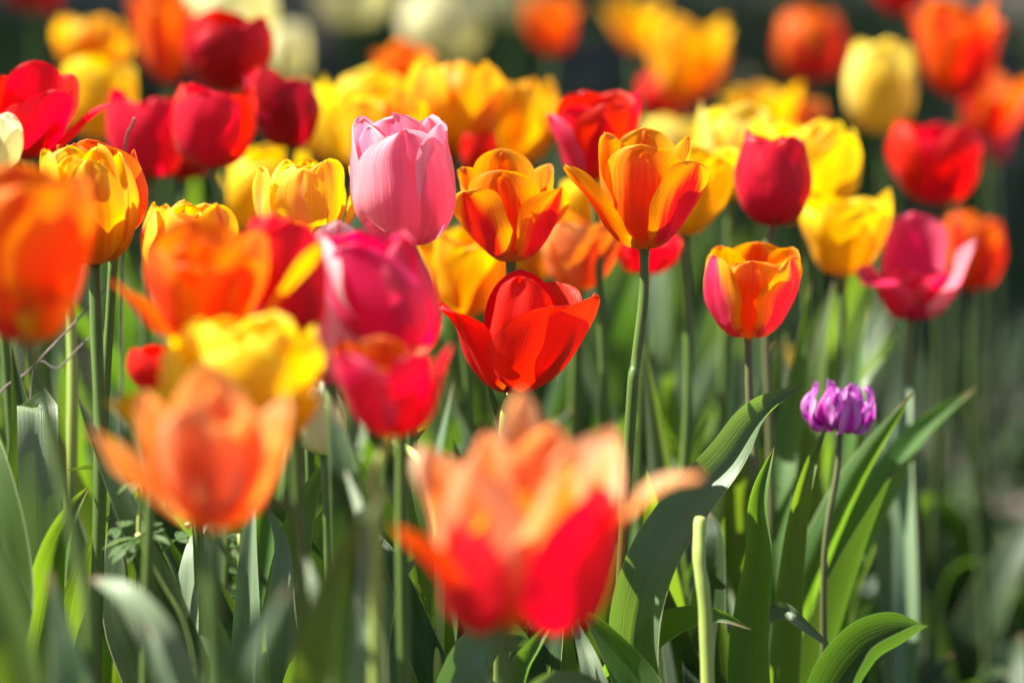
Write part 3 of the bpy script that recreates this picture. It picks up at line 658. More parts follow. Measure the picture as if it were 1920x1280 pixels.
T('y12', 'yellow', (1500, 352, 1674, 517), (1580, 515), 2.34, std6('vcup', 30, 50, W=.40), 'golden yellow tulip beside the open pink one, on a thick green stem', GY, stem=[(1576, 620), (1568, 760)], srad=.0034)
T('y13', 'lemon', (1205, 215, 1330, 330), (1270, 328), 2.75, std6('cup', 20, 51), 'pale yellow tulip just showing above the wide orange one', GY)
T('y14', 'yelora', (1202, 28, 1368, 195), (1285, 193), 3.1, std6('goblet', 30, 52, W=.4), 'amber tulip with a dark orange base near the top, right of centre', GO)
T('r10', 'red', (1198, 140, 1305, 215), (1250, 213), 3.15, std6('cup', 0, 53), 'red tulip just below the amber tulip near the top', GR)
T('y15', 'yelora', (1128, -8, 1248, 98), (1190, 96), 3.4, std6('wide', 10, 54), 'ragged orange-yellow tulip at the top edge, left of the amber one', GO)
T('o4', 'orange', (978, -15, 1088, 102), (1035, 100), 3.35, std6('goblet', -20, 55), 'lone blurred orange tulip at the top edge near the middle', GO)
T('y19', 'yelora', (640, 165, 800, 345), (720, 343), 2.40, double(60, 80, 12, .33, 6), 'deep golden double tulip pressed close behind the satin pink one', GY)
T('o9', 'orange', (860, 170, 985, 300), (920, 298), 2.52, double(60, 81, 10, .33, 6), 'orange double tulip wedged between the two big yellow and orange doubles', GO)
T('c3', 'cream', (752, -30, 908, 112), (830, 110), 3.8, std6('egg', 10, 56, W=.4), 'shaded cream tulip lowest of those along the top edge', GC)
T('c4', 'cream', (586, -75, 735, 52), (655, 50), 3.7, std6('cup', 35, 57), 'shaded cream tulip cut by the top edge above the mustard yellow double', GC)
T('c5', 'cream', (902, -90, 1020, 50), (960, 48), 3.9, std6('cup', 0, 58), 'shaded cream tulip cut by the top edge, left of the lone orange one', GC)
T('o5', 'orared', (1453, 12, 1584, 152), (1515, 150), 3.25, std6('egg', 10, 59, W=.4), 'round dark orange tulip near the top right, standing alone', GO)
T('y16', 'lemon', (1583, 72, 1718, 250), (1650, 248), 2.75, std6('egg', -10, 60, W=.42), 'smooth pale yellow egg-shaped tulip at upper right', GY)
T('o6', 'orared', (1700, -5, 1884, 184), (1795, 182), 2.80, std6('goblet', 20, 61, W=.42), 'large orange-red tulip in the top right corner', GO)
T('o7', 'orared', (1765, 130, 1950, 262), (1855, 260), 2.90, std6('wide', 0, 62), 'orange-red tulip with a salmon petal cut by the right edge', GO)
T('r11', 'red', (1662, 222, 1842, 384), (1758, 382), 2.52, std6('cup', -20, 63, W=.40), 'round red tulip at the right, above the open pink one', GR)
T('hot2', 'coral', (1606, 396, 1832, 600), (1710, 598), 2.34,
  [P_(-58, [(0, 88), (.12, 80), (.3, 54), (.5, 38), (.75, 60), (1, 95)], L=.86, W=.38, rmin=.3, rmax=.34, seed=641, roll=14, q=.5), P_(0, [(0, 95), (.12, 84), (.3, 46), (.5, 14), (.75, 4), (1, 0)], L=.62, W=.54, rmin=.40, rmax=.5, base=.7, seed=642), P_(66, [(0, 88), (.12, 78), (.3, 50), (.5, 30), (.75, 16), (1, 8)], L=1.08, W=.38, rmin=.34, rmax=.4, seed=643, roll=-20, mat='pink', q=.6), P_(190, 'up', L=1.1, W=.48, rmin=.45, rmax=.5, seed=644), P_(44, 'open', L=.66, W=.36, rmin=.3, rmax=.4, seed=645), P_(-36, 'cup', L=.62, W=.46, rmin=.4, rmax=.5, seed=646)],
  'open deep pink tulip with one upright pale petal, at the right', GP, stem=[(1708, 720), (1712, 840)], smat=STEMB, leafh=.9)
T('r12', 'orared', (1765, 392, 1886, 545), (1825, 543), 2.60, std6('cup', 15, 65), 'dark red tulip right behind the open pink one', GR, leafh=.7)
T('purple', 'purple', (1502, 706, 1642, 806), (1575, 803), 2.14, [dict(p, wave=.06, rough=.06, q=.6, p=2.0) for p in double(0, 66, 21, .20, 18, curl0=0, jit=.28, base=[(0, 88), (.12, 84), (.3, 62), (.5, 32), (.75, -6), (1, -30)])],
  'small purple double tulip low down at the right', 'purple tulips in the bed', stem=[(1570, 880), (1545, 1060)], smat=STEMB, srad=.002, leaves=1, leafh=.8, hi=True)
T('y17', 'yellow', (1448, 645, 1518, 760), (1485, 758), 2.75, std6('cup', 0, 67), 'short yellow tulip low among the stems, left above the purple one', GY)
T('r13', 'crimson', (1636, -60, 1745, 28), (1690, 26), 3.2, std6('cup', 0, 68), 'dark crimson tulip just dipping below the top edge at right', GR)
T('r14', 'hot', (1838, 200, 1895, 305), (1866, 303), 3.1, std6('cup', 0, 69), 'small purplish red tulip low behind the right edge orange-red ones', GR)
T('r15', 'crimson', (10, -60, 120, 22), (65, 20), 3.3, std6('cup', 0, 70), 'dark shaded red tulip at the top left corner', GR)
T('y18', 'yellow', (1050, 335, 1145, 425), (1095, 423), 2.36, std6('cup', 0, 71), 'golden yellow tulip seen between the two splayed orange ones', GY)
T('o8', 'yelora', (955, 440, 1040, 530), (1000, 528), 2.40, std6('cup', 0, 72), 'small peach-yellow tulip low behind the left splayed orange one', GO)

# ------------------------------------------------------------------ hero leaves (parts of the plants they grow from)
PL = px_leaf
def plant(px, d, label, group='leafy tulip plants without a bloom in view'):
    b = at(px, 640, d); root = empty('leafy_tulip', Vector((b.x, b.y, 0))); return tag(root, label, 'leafy plant', group)
def gy(d, z=0.0):      # pixel row of height z above ground at depth d
    return 640 + F * math.tan(-PITCH + math.atan2(CAM_Z - z, d))
# left edge
PL(ROOT['redleft'], [(110, 1900, 1.99), (95, 1400, 1.99), (78, 1100, 1.99), (72, 900, 1.98), (70, 765, 1.99), (66, 800, 2.03)], .0105, LEAFP, roll=(-20, -8), fold=(.3, .1), tm=.5, wlist=[(0, .6), (.5, 1), (.85, 1), (.95, .9), (1, .6)])
PL(ROOT['creamleft'], [(-60, 1900, 1.94), (-50, 1300, 1.93), (-10, 1100, 1.92), (-20, 900, 1.93), (-60, 700, 1.96)], .024, LEAFB, roll=(-20, -10), fold=(.5, .3), wave=.15)
pa = plant(40, 2.0, 'tulip plant with one gutter-folded pointed leaf and pale rim at lower left')
PL(pa, [(60, 1900, 1.97), (62, 1350, 1.97), (82, 1180, 1.97), (105, 1050, 1.96), (138, 960, 1.97), (168, 910, 1.98)], .021, LEAFB, roll=(-20, 10), fold=(.9, .8), wave=.05, tm=.55)
PL(pa, [(190, 1900, 2.06), (180, 1400, 2.06), (185, 1180, 2.05), (215, 1020, 2.05), (300, 860, 2.06)], .024, LEAFB, roll=(-15, -25), fold=(.3, .2), wave=.12, tm=.5)
PL(pa, [(40, 1900, 2.02), (35, 1350, 2.02), (20, 1100, 2.02), (40, 850, 2.02), (22, 645, 2.03)], .018, LEAF, roll=(20, -20), fold=(.5, .4), wave=.2)
pb = plant(330, 1.95, 'tulip plant with one long dark blade leaning left across the weed')
PL(pb, [(430, 1800, 1.93), (375, 1350, 1.93), (330, 1180, 1.94), (268, 1010, 1.94), (205, 870, 1.95), (140, 728, 1.96)], .0115, LEAF, roll=(-10, 20), fold=(.25, .6), wave=.06, tm=.45)
PL(pb, [(330, 1800, 2.0), (310, 1350, 2.0), (235, 1150, 2.0), (225, 960, 2.0), (200, 880, 2.02), (120, 880, 2.05)], .02, LEAF, roll=(60, 70), fold=(.3, .2), wave=.15)
pc = plant(520, 2.0, 'tulip plant with bright green upright leaves behind the salmon tulip stem')
PL(pc, [(500, 1800, 2.0), (505, 1350, 2.0), (530, 1120, 2.0), (565, 960, 2.0), (622, 848, 2.01)], .016, LEAFB, roll=(-30, -10), fold=(.4, .6), wave=.1, tm=.55)
PL(pc, [(560, 1800, 2.0), (550, 1350, 2.0), (535, 1150, 1.99), (530, 1020, 1.99), (490, 930, 1.98)], .013, LEAFP, roll=(50, 10), fold=(.6, .3), wave=.45, wf=12)
PL(pc, [(470, 1800, 2.05), (468, 1350, 2.05), (470, 1050, 2.05), (480, 850, 2.05)], .011, LEAFP, roll=(10, 30), fold=(.3, .4))
PL(pc, [(350, 1800, 1.99), (352, 1300, 1.99), (355, 1120, 1.99), (365, 1020, 2.0), (395, 975, 2.02)], .016, LEAFP, roll=(50, 40), fold=(.5, .3), wave=.2)
PL(ROOT['whitelow'], [(640, 1800, 1.97), (640, 1350, 1.97), (632, 1150, 1.97), (640, 1000, 1.98), (625, 925, 1.99)], .012, LEAF, roll=(10, 20), fold=(.4, .5))
PL(ROOT['redopen'], [(790, 1900, 2.02), (800, 1350, 2.02), (790, 1150, 2.02), (770, 980, 2.02), (765, 840, 2.03), (800, 800, 2.05)], .0165, LEAFB, roll=(-35, -15), fold=(.25, .3), wave=.06, tm=.5)
PL(ROOT['redopen'], [(860, 1900, 2.0), (850, 1400, 2.0), (790, 1200, 2.0), (740, 1060, 2.0), (700, 990, 2.02)], .014, LEAF, roll=(20, 0), fold=(.3, .4), wave=.1)
# the two trees of leaves right of the middle
pd = plant(1230, 2.03, 'tulip plant whose long wavy leaf sweeps up right to the purple tulip')
PL(pd, [(1190, 1900, 2.0), (1195, 1400, 2.0), (1190, 1200, 2.0), (1225, 1060, 2.0), (1290, 950, 2.01), (1370, 860, 2.02), (1430, 775, 2.04), (1512, 718, 2.06)], .0165, LEAFM, roll=(-5, 20), fold=(.5, .65), wave=.42, wf=17, tm=.62, base=.3, nu=46, nv=12)
PL(pd, [(1130, 1900, 2.04), (1120, 1400, 2.04), (1180, 1220, 2.02), (1260, 1160, 2.0), (1340, 1150, 1.98), (1410, 1180, 1.97)], .018, LEAFB, roll=(-30, -30), fold=(.4, .4), wave=.1)
PL(pd, [(1240, 1900, 1.98), (1215, 1400, 1.98), (1205, 1290, 1.98), (1130, 1180, 1.98), (1075, 1130, 1.98)], .022, LEAFB, roll=(10, 20), fold=(.6, .4), wave=.1, tm=.4)
pe = plant(1400, 2.0, 'tulip plant with tall bright folded leaves beside the headless stem')
PL(pe, [(1395, 1900, 2.0), (1395, 1400, 2.0), (1400, 1200, 2.0), (1425, 1050, 2.0), (1425, 940, 2.0), (1452, 836, 2.02)], .0185, LEAFB, roll=(-22, 5), fold=(.8, .9), wave=.20, wf=11, tm=.45, nu=40, nv=12)
PL(pe, [(1440, 1900, 2.1), (1450, 1400, 2.1), (1468, 1150, 2.1), (1490, 980, 2.1), (1515, 880, 2.1), (1552, 792, 2.12)], .0115, LEAFB, roll=(-30, -20), fold=(.5, .6), tm=.5)
PL(pe, [(1370, 1900, 2.03), (1385, 1400, 2.03), (1400, 1200, 2.04), (1460, 1140, 2.04), (1520, 1180, 2.02), (1572, 1226, 2.0)], .010, LEAFP, roll=(-30, -30), fold=(.3, .3))
PL(pe, [(1350, 1900, 2.08), (1350, 1400, 2.1), (1330, 1200, 2.12), (1345, 1020, 2.12), (1325, 950, 2.14)], .02, LEAF, roll=(10, 20), fold=(.5, .4))
pf = plant(1600, 1.98, 'tulip plant with a blunt boat-shaped leaf tip low at bottom right')
PL(pf, [(1480, 1900, 1.97), (1520, 1500, 1.97), (1570, 1330, 1.97), (1625, 1240, 1.97), (1685, 1200, 1.97), (1742, 1172, 1.98)], .022, LEAF, roll=(0, 0), face=Vector((-.15, -.62, .75)), fold=(.9, 1.0), tm=.68, wlist=[(0, .6), (.5, .9), (.75, 1), (.9, .75), (1, 0)])
PL(ROOT['purple'], [(1560, 1700, 2.3), (1560, 1200, 2.3), (1600, 1040, 2.3), (1660, 920, 2.3), (1720, 820, 2.32), (1832, 725, 2.34)], .014, LEAFB, roll=(10, 25), fold=(.6, .5), tm=.6)
PL(ROOT['hot2'], [(1690, 1500, 2.36), (1690, 1100, 2.36), (1660, 850, 2.36), (1625, 740, 2.36), (1668, 655, 2.38)], .014, LEAFP, roll=(20, 60), fold=(.5, .5), tm=.5)
PL(ROOT['hot2'], [(1700, 1500, 2.34), (1698, 1100, 2.34), (1695, 850, 2.36), (1700, 700, 2.38), (1670, 590, 2.4)], .008, LEAFP, roll=(10, 20), fold=(.3, .3))
PL(ROOT['y12'], [(1560, 1500, 2.32), (1575, 1000, 2.32), (1600, 750, 2.33), (1630, 570, 2.35)], .011, LEAFB, roll=(60, 20), fold=(.4, .4))
PL(ROOT['y12'], [(1530, 1500, 2.36), (1515, 1000, 2.36), (1535, 700, 2.37), (1565, 520, 2.4)], .013, LEAFB, roll=(10, 30), fold=(.4, .4))
PL(ROOT['r9'], [(1470, 1500, 2.26), (1455, 1000, 2.26), (1500, 700, 2.3), (1520, 520, 2.3)], .012, LEAFB, roll=(30, 10), fold=(.4, .4))
# bottom centre
pg = plant(940, 1.98, 'tulip plant with broad pale waxy leaves lying under the big peach tulip')
PL(pg, [(820, 1900, 1.98), (830, 1450, 1.98), (870, 1250, 1.97), (940, 1195, 1.99), (1010, 1225, 2.01)], .024, LEAFP, roll=(-25, -50), fold=(.15, .3), wave=.1, tm=.6)
PL(pg, [(920, 1900, 1.96), (940, 1450, 1.96), (975, 1280, 1.96), (1010, 1210, 1.96), (1050, 1150, 1.97)], .014, LEAFB, roll=(20, 30), fold=(.8, .7), tm=.5)
PL(pg, [(1180, 1900, 1.97), (1150, 1450, 1.97), (1115, 1280, 1.97), (1090, 1200, 1.98), (1060, 1130, 1.98)], .012, LEAFP, roll=(-10, -10), fold=(.5, .3))
PL(pg, [(980, 1900, 1.86), (960, 1500, 1.86), (985, 1320, 1.86), (1060, 1272, 1.87), (1150, 1290, 1.88)], .018, LEAFP, roll=(-55, -60), fold=(.2, .2), tm=.6)
PL(pg, [(890, 1900, 2.04), (905, 1500, 2.04), (960, 1300, 2.04), (985, 1190, 2.04), (1000, 1180, 2.02)], .012, LEAF, roll=(0, 30), fold=(.5, .5))
# more broad blades low at left and centre
pj = plant(150, 2.06, 'tulip plant with wide sunlit blades under the veined orange-yellow double')
PL(pj, [(120, 1900, 2.06), (125, 1400, 2.06), (150, 1200, 2.05), (190, 1040, 2.05), (255, 905, 2.05)], .022, LEAFB, roll=(5, -10), fold=(.35, .3), wave=.15, tm=.5)
PL(pj, [(260, 1900, 2.1), (262, 1400, 2.1), (250, 1180, 2.1), (270, 1000, 2.1), (330, 900, 2.1)], .020, LEAFM, roll=(25, 10), fold=(.4, .3), wave=.15, tm=.5)
pk = plant(600, 2.08, 'tulip plant with overlapping curled blades beneath the small red and orange tulip')
PL(pk, [(620, 1900, 2.04), (600, 1400, 2.04), (585, 1180, 2.04), (600, 1010, 2.04), (655, 900, 2.05)], .019, LEAFB, roll=(-5, -15), fold=(.35, .4), wave=.2, tm=.5)
PL(pk, [(700, 1900, 2.0), (690, 1400, 2.0), (700, 1230, 2.0), (735, 1110, 2.0), (790, 1040, 2.0)], .020, LEAFM, roll=(20, 30), fold=(.4, .5), wave=.2, tm=.5)
PL(pk, [(560, 1900, 1.98), (560, 1500, 1.98), (555, 1320, 1.98), (580, 1235, 1.98), (640, 1220, 1.98), (700, 1270, 1.97)], .014, LEAFB, roll=(-20, -20), fold=(.4, .3), wave=.1, tm=.5)
PL(pk, [(440, 1900, 1.95), (450, 1500, 1.95), (440, 1330, 1.95), (400, 1230, 1.95), (350, 1180, 1.96)], .017, LEAFM, roll=(20, 20), fold=(.5, .3), wave=.2, tm=.5)
pm = plant(1700, 2.9, 'tulip plant with broad drooping dark blades low at the right')
for (x0, x1, yy) in ((1640, 1560, 1010), (1700, 1800, 960), (1760, 1900, 1080), (1820, 1740, 1120)):
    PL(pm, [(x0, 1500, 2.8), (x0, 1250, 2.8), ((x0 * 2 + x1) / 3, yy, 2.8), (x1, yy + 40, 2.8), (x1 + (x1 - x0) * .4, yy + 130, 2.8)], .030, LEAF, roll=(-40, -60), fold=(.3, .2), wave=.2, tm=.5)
# blurred foreground leaves
ph = plant(60, 1.5, 'near blurred tulip plant, broad green leaf rising from the bottom left corner')
PL(ph, [(90, 2300, 1.48), (60, 1600, 1.47), (40, 1300, 1.46), (10, 1120, 1.46), (-40, 950, 1.47)], .021, LEAFB, roll=(10, 20), fold=(.4, .4))
PL(ph, [(250, 2200, 1.64), (200, 1550, 1.64), (160, 1300, 1.64), (118, 1150, 1.65), (92, 1060, 1.66)], .019, LEAF, roll=(30, 40), fold=(.6, .5), tm=.5)
pi = plant(290, 1.68, 'near blurred tulip plant with a pale arching leaf left of the salmon stem')
PL(pi, [(330, 2200, 1.68), (345, 1600, 1.68), (338, 1350, 1.67), (300, 1220, 1.66), (240, 1120, 1.67), (165, 1080, 1.69)], .015, LEAFP, roll=(-25, -40), fold=(.3, .2), tm=.6)
PL(pi, [(340, 2200, 1.63), (335, 1600, 1.63), (325, 1350, 1.62), (300, 1230, 1.62), (275, 1160, 1.63)], .012, LEAFP, roll=(40, 30), fold=(.6, .4))
PL(ROOT['salmon'], [(520, 2300, 1.5), (500, 1700, 1.5), (480, 1350, 1.5), (470, 1240, 1.5), (545, 1090, 1.52)], .018, LEAF, roll=(0, 30), fold=(.6, .6), tm=.6)
PL(ROOT['peachfront'], [(640, 2300, 1.56), (610, 1700, 1.56), (600, 1300, 1.56), (625, 1120, 1.56), (668, 1010, 1.57), (725, 915, 1.58)], .013, LEAFB, roll=(20, 30), fold=(.5, .5), tm=.55)
PL(ROOT['redsmall'], [(690, 2100, 1.76), (680, 1500, 1.76), (668, 1150, 1.76), (650, 920, 1.76), (618, 740, 1.78)], .0135, LEAF, roll=(20, 0), fold=(.4, .3), tm=.6)
PL(ROOT['redsmall'], [(740, 2100, 1.72), (690, 1500, 1.72), (690, 1200, 1.72), (690, 1000, 1.73), (640, 860, 1.76)], .010, LEAFP, roll=(50, 30), fold=(.5, .4))
PL(ROOT['oramid'], [(590, 2200, 1.68), (590, 1600, 1.68), (595, 1300, 1.68), (600, 1150, 1.68), (570, 1020, 1.7)], .012, LEAFP, roll=(60, 30), fold=(.5, .4))

# ------------------------------------------------------------------ headless stalks, twigs, weed
def stalk(name, pts, r, mat, label, cat, tip=False, group=None, seg=14):
    P = spline([at(*p) for p in pts], 40); gp = Vector((P[0].x, P[0].y, 0)); v = []; f = []; uv = []
    tube(v, f, uv, [p - gp for p in P], r, seg)
    o = mesh_obj(name, v, f, mat, None, uv); o.location = gp; tag(o, label, cat, group); return o
stalk('headless_stem', [(1345, gy(1.93), 1.93), (1334, 1600, 1.93), (1327, 1280, 1.93), (1321, 1130, 1.93), (1311, 1050, 1.932), (1312, 970, 1.94)], lambda t: .0034 * (1.12 - .22 * t + .03 * math.sin(t * 40)) * (1 if t < .985 else .82),
      STEML, 'pale green headless tulip stem standing upright, cut clean at the top', 'stem')
stalk('bent_stem', [(810, gy(2.0), 2.0), (822, 1500, 2.0), (822, 1250, 2.0), (824, 1100, 2.0), (818, 950, 2.0), (790, 868, 2.0), (740, 826, 2.02)], lambda t: .0028 * (1.1 - .25 * t),
      STEML, 'yellow-green stem nodding over to the left beside the scarlet tulip', 'stem')
for k, pp in enumerate([[(-20, 790, 2.1), (60, 690, 2.1), (140, 605, 2.12), (200, 540, 2.14)], [(60, 720, 2.12), (110, 690, 2.12), (160, 640, 2.12), (210, 600, 2.12)]]):
    # thin dead twigs leaning on the stems, rooted below
    stalk('dry_twig', [(-40 + 90 * k, gy(2.1), 2.1), (-45 + 95 * k, 1200, 2.1)] + pp, .0005 if k else .0006, TWIG,
          ['purplish dry twig leaning over the stems under the left orange tulip, the longer one', 'purplish dry twig leaning over the stems under the left orange tulip, the shorter one'][k], 'twig')
stalk('dry_twig', [(225, gy(2.2), 2.2), (228, 800, 2.2), (232, 320, 2.15), (252, 222, 2.12)], .0007, TWIG, 'thin grey twig tip against the dusky red tulip', 'twig')

def weed():
    g0 = at(400, 640, 1.93); gp = Vector((g0.x, g0.y, 0)); root = empty('weed', gp)
    tag(root, 'small weed with whorls of narrow leaves on a thin leaning stalk', 'weed')
    ax = spline([gp, at(392, 1500, 1.93), at(356, 1205, 1.93), at(300, 1085, 1.93), at(262, 1008, 1.93), at(265, 925, 1.93), at(262, 900, 1.93)], 30)
    v = []; f = []; uv = []; tube(v, f, uv, [p - gp for p in ax], lambda t: .0017 * (1.1 - .6 * t), 8); mesh_obj('stalk', v, f, STEML, root, uv)
    rnd = random.Random(4)
    for (c, n, s) in ((at(262, 1008, 1.93), 8, 1.0), (at(262, 900, 1.93), 6, .55), (at(330, 1012, 1.95), 5, .5), (at(225, 990, 1.92), 4, .4)):
        for k in range(n):
            a = k * 6.283 / n + rnd.uniform(-.3, .3)
            dr = Vector((math.cos(a), .6 * math.sin(a), .55 * math.sin(a + 1) + .15)).normalized(); L = .019 * s * rnd.uniform(.8, 1.2)
            pts = [c + dr * L * t + Vector((0, 0, -.25 * L * t * t)) for t in (0, .35, .7, 1)]
            vv, u2 = leaf_blade(pts, .0030 * (.6 + .4 * s), fold=(.3, .2), seed=k, nu=8, nv=4, face=Vector((0, -.3, 1)), tm=.6, base=.2)
            add_leaf(root, vv, u2, 8, 4, LEAFB)
    for c in ((260, 1004, 1.925), (352, 985, 1.93)):
        v = []; f = []; uv = []; b = at(*c) - gp
        tube(v, f, uv, [b + Vector((0, 0, z)) for z in (-.0015, -.001, 0, .001, .0015)], lambda t: .0018 * math.sin(math.pi * (.1 + .8 * t)), 8)
        mesh_obj('bud', v, f, PISTIL, root, uv)
weed()
def weed2():
    g0 = at(450, 640, 2.12); gp = Vector((g0.x, g0.y, 0)); root = empty('weed', gp)
    tag(root, 'yellow-green weed sprig with tiny leaves right of the salmon tulip stem', 'weed')
    ax = spline([gp, at(455, 1500, 2.12), at(452, 1200, 2.12), at(448, 1000, 2.12)], 20)
    v = []; f = []; uv = []; tube(v, f, uv, [p - gp for p in ax], .0008, 6); mesh_obj('stalk', v, f, STEML, root, uv)
    rnd = random.Random(9)
    for k in range(26):
        c = at(450 + rnd.uniform(-6, 6), 1005 + k * 7, 2.12); a = rnd.uniform(0, 6.28)
        dr = Vector((math.cos(a), .6 * math.sin(a), rnd.uniform(-.2, .6))).normalized(); L = rnd.uniform(.005, .010)
        vv, u2 = leaf_blade([c, c + dr * L * .5, c + dr * L], .0022, fold=(.2, .2), seed=k, nu=6, nv=4, face=Vector((-.2, -.5, 1)), tm=.5, base=.2)
        add_leaf(root, vv, u2, 6, 4, LEAFB)
weed2()

# ------------------------------------------------------------------ filler plants between the tulips
rnd = random.Random(21)
SHORT = {'pink': 'satin pink tulip', 'redopen': 'scarlet open tulip', 'oraopenR': 'wide orange tulip', 'oraopenL': 'splayed orange and yellow tulip', 'oracup': 'striped cup-shaped tulip',
 'yelpink': 'pink-blushed yellow double', 'oradouble': 'veined orange-yellow double', 'redleft': 'bright red tulip at the left edge', 'creamleft': 'cream tulip at the left edge', 'whitelow': 'low cream tulip',
 'pinkwhite': 'pink and white streaked tulip', 'hotpink': 'deep pink closed tulip', 'redsmall': 'small red and orange tulip', 'oramid': 'wide blurred orange tulip', 'r1': 'highest crimson tulip', 'r2': 'rightmost dark crimson tulip',
 'r4': 'dusky red tulip', 'y2': 'plain yellow tulip at upper left', 'y3': 'mustard yellow double', 'y4': 'yellow and orange double', 'r7': 'bright red tulip standing tall', 'y7': 'low golden yellow tulip', 'y8': 'amber yellow tulip',
 'a1': 'apricot tulip', 'r8': 'red tulip crossed by a stem', 'y9': 'tucked yellow tulip', 'y11': 'full yellow double', 'r9': 'round red tulip', 'y12': 'golden yellow tulip beside the open pink one', 'hot2': 'open deep pink tulip',
 'purple': 'purple tulip', 'y17': 'short low yellow tulip', 'y16': 'smooth pale yellow tulip', 'o6': 'large orange-red corner tulip', 'r11': 'round red tulip at the right', 'r12': 'dark red tulip at the far right', 'o4': 'lone orange tulip at the top', 'y14': 'amber tulip near the top'}
used = {}
GL = 'leafy tulip plants among the stems'
for k in range(104):
    d = rnd.uniform(1.97, 3.3)
    px = rnd.uniform(-120, 1540) if rnd.random() < .86 else rnd.uniform(1560, 2040)
    right = px > 1520
    if right and d < 2.3: d += .6
    if 1080 < px < 1540 and d < 2.12: d += .45
    if px < 640 and d < 2.2: d += .5
    b = at(px, 640, d); gp = Vector((b.x, b.y, 0))
    cand = sorted(SHORT, key=lambda q: (ROOT[q].location - gp).length)
    for key in cand:
        c = ROOT[key].location
        rel = 'far behind' if (gp - c).length > .45 else 'behind' if gp.y - c.y > abs(gp.x - c.x) else 'before' if c.y - gp.y > abs(gp.x - c.x) else 'left of' if gp.x < c.x else 'right of'
        if (key, rel) not in used: used[(key, rel)] = 1; break
    # every plant takes the nearest free (bloom, side) pair as its description
    root = empty('leafy_tulip', gp)
    tag(root, 'bloomless leaves ' + rel + ' the stem of the ' + SHORT[key], 'leafy plant', GL)
    n = rnd.choice((2, 2, 3)); hmax = (.20 if right else .36 if d > 2.1 else .29)
    a0 = rnd.uniform(0, 6.28)
    for j in range(n):
        az = a0 + j * 6.28 / n + rnd.uniform(-.6, .6)
        free_leaf(root, gp + Vector((math.sin(az) * .004, math.cos(az) * .004, 0)), az, hmax * rnd.uniform(.75, 1.15), rnd.uniform(.016, .027) * (1 if not right else 1.15),
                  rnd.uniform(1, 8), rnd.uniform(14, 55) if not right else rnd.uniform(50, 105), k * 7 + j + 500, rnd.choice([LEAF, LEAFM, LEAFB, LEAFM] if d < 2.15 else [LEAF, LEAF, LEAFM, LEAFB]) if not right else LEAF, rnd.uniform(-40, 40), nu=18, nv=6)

# ------------------------------------------------------------------ ground cover and mulch (nobody could count them)
def cover():
    v = []; f = []; uvs = []; r = random.Random(3)
    for k in range(6500):
        y = 1.0 + 9.5 * r.random() ** 1.15; x = r.uniform(-1, 1) * (.6 + .28 * y)
        if mn.noise(Vector((x * 1.4, y * .8, 5))) < -.18: continue
        az = r.uniform(0, 6.28); L = r.uniform(.05, .15) * (1.3 if y > 4 else 1); W = r.uniform(.004, .009) * (1 + .12 * y); th = r.uniform(.1, .8)
        p = Vector((x, y, -.002)); dr = Vector((math.sin(az), math.cos(az), 0)); la = Vector((dr.y, -dr.x, 0))
        o = len(v)
        for i in range(4):
            t = i / 3; w_ = W * (1, 1.1, .8, 0.05)[i]
            c = p + dr * L * math.sin(th * (.6 + t)) * t + Vector((0, 0, L * math.cos(th * t) * t))
            for s in (-1, 0, 1): v.append(c + la * w_ * s + Vector((0, 0, .3 * w_ * abs(s)))); uvs.append((.5 + .5 * s, t))
        f += grid_faces(3, 2, o)
    o = mesh_obj('ground_cover', v, f, COVER, None, uvs); tag(o, 'dark low leaves and grass between and behind the tulips', 'ground cover', kind='stuff')
    v = []; f = []
    for k in range(9000):
        y = 1.2 + 9.8 * r.random() ** .9; x = r.uniform(-1, 1) * (.5 + .26 * y); s = r.uniform(.006, .02) * (1 + .1 * y)
        q = Matrix.Rotation(r.uniform(0, 6.28), 3, 'Z') @ Matrix.Rotation(r.uniform(-.7, .7), 3, 'X'); o = len(v)
        for c in ((-1, -.4, 0), (1, -.3, 0), (.9, .4, 0), (-.8, .35, 0), (-.8, -.3, .3), (.8, -.2, .25), (.7, .3, .25), (-.7, .25, .3)):
            v.append(q @ Vector(c) * s + Vector((x, y, .006)))
        for a in ((0, 1, 5, 4), (1, 2, 6, 5), (2, 3, 7, 6), (3, 0, 4, 7), (4, 5, 6, 7)): f.append(tuple(o + i for i in a))
    o = mesh_obj('bark_mulch', v, f, CHIP, None, None, smooth=False); tag(o, 'scattered bark chips over the soil of the bed', 'mulch', kind='stuff')
cover()
def far_stalks():
    v = []; f = []; uvs = []; r = random.Random(8)
    for k in range(260):
        y = r.uniform(4.0, 8.5); x = r.uniform(-1, 1) * (.25 + .15 * y)
        if mn.noise(Vector((x * 3, y * .7, 1))) < -.05: continue
        h = r.uniform(.2, .42); b = Vector((x, y, 0)); top = b + Vector((r.uniform(-.05, .05), r.uniform(-.03, .03), h))
        if r.random() < .45:
            tube(v, f, uvs, spline([b, b.lerp(top, .5) + Vector((r.uniform(-.02, .02), 0, 0)), top], 5), .004, 5)
        else:
            o = len(v); W = r.uniform(.01, .024); a = r.uniform(-1.2, 1.2); la = Vector((math.cos(a), math.sin(a), 0))
            for i in range(7):
                t = i / 6; c = b.lerp(top, t) + Vector((.04 * math.sin(a) * t * t, 0, 0)); w_ = W * leaf_w(t) + .0005
                for s in (-1, 0, 1): v.append(c + la * w_ * s + Vector((la.y, -la.x, 0)) * w_ * .4 * abs(s)); uvs.append((.5 + .5 * s, t))
            f += grid_faces(6, 2, o)
    o = mesh_obj('background_foliage', v, f, LEAF, None, uvs); tag(o, 'far blurred mass of upright stalks and blades behind the flower bed', 'foliage', kind='stuff')
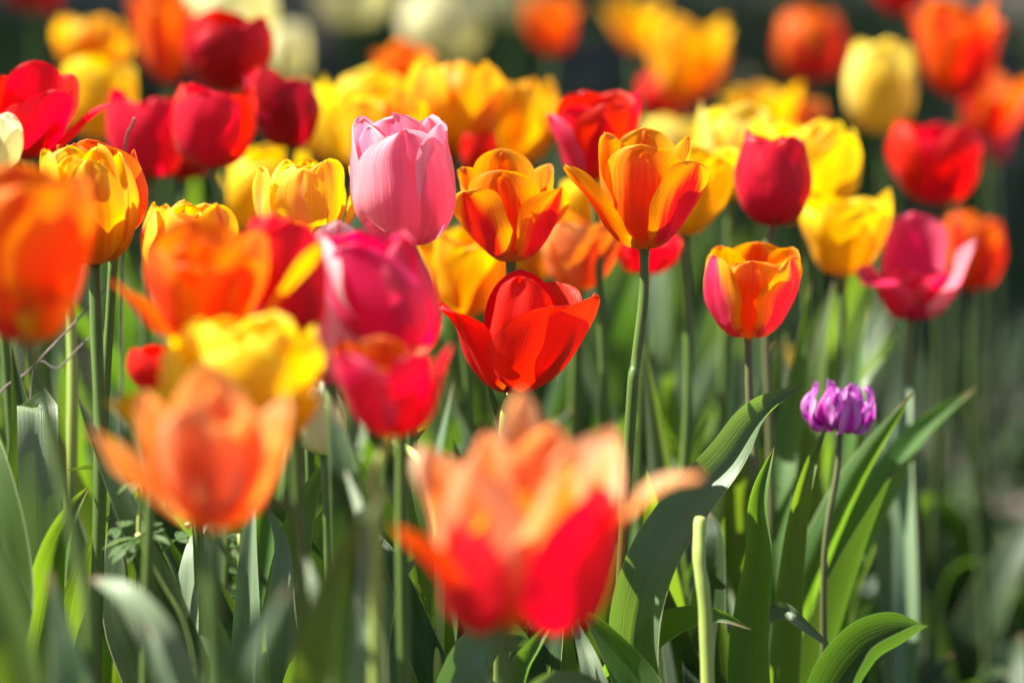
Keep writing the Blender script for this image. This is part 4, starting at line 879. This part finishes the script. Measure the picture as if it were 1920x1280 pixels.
far_stalks()

# ------------------------------------------------------------------ the tree whose shade lies over the far part of the bed
def shade_tree(base, label, seed):
    root = empty('shade_tree', base); tag(root, label, 'tree')
    r = random.Random(seed); v = []; f = []; uv = []
    tube(v, f, uv, spline([Vector((0, 0, -.1)), Vector((.05, 0, 1.2)), Vector((-.05, .1, 2.6)), Vector((0, 0, 4.4))], 12), lambda t: .26 - .14 * t, 12)
    for k in range(9):
        a = k * .7 + r.uniform(-.2, .2); s = Vector((0, 0, r.uniform(2.2, 4.2))); e = s + Vector((math.cos(a) * r.uniform(1.5, 2.6), math.sin(a) * r.uniform(1.5, 2.6), r.uniform(.8, 2)))
        tube(v, f, uv, spline([s, s.lerp(e, .5) + Vector((0, 0, .25)), e], 8), lambda t: .09 * (1 - .8 * t), 7)
    mesh_obj('trunk', v, f, BARK, root, uv)
    v = []; f = []; uv = []
    cl = []
    for k in range(90):
        q = Vector((r.gauss(0, 1), r.gauss(0, 1), r.gauss(0, 1))).normalized() * (r.random() ** .4)
        cl.append(Vector((q.x * 2.7, q.y * 3.2, q.z * 1.7 + 5.0)))
    for c in cl:
        for m_ in range(135):
            q = c + Vector((r.gauss(0, .36), r.gauss(0, .36), r.gauss(0, .26))); rot = Matrix.Rotation(r.uniform(0, 6.28), 3, 'Z') @ Matrix.Rotation(r.uniform(-1, 1), 3, 'X'); s = r.uniform(.07, .12); o = len(v)
            for p_, u_ in (((0, -1, 0), (.5, 0)), ((.55, 0, .12), (1, .5)), ((0, 1, 0), (.5, 1)), ((-.55, 0, .12), (0, .5))):
                v.append(rot @ Vector(p_) * s + q); uv.append(u_)
            f.append((o, o + 1, o + 2, o + 3))
    o = mesh_obj('crown', v, f, CROWN, root, uv); o['kind'] = 'stuff'
shade_tree(Vector((-4.4, 7.45, 0)), 'broad leafy tree left of the bed that shades its far part', 12)
shade_tree(Vector((-4.8, 12.9, 0)), 'second broad leafy tree, unseen, added to shade the ground behind the bed', 13)  # added out of view so its crown darkens the far ground
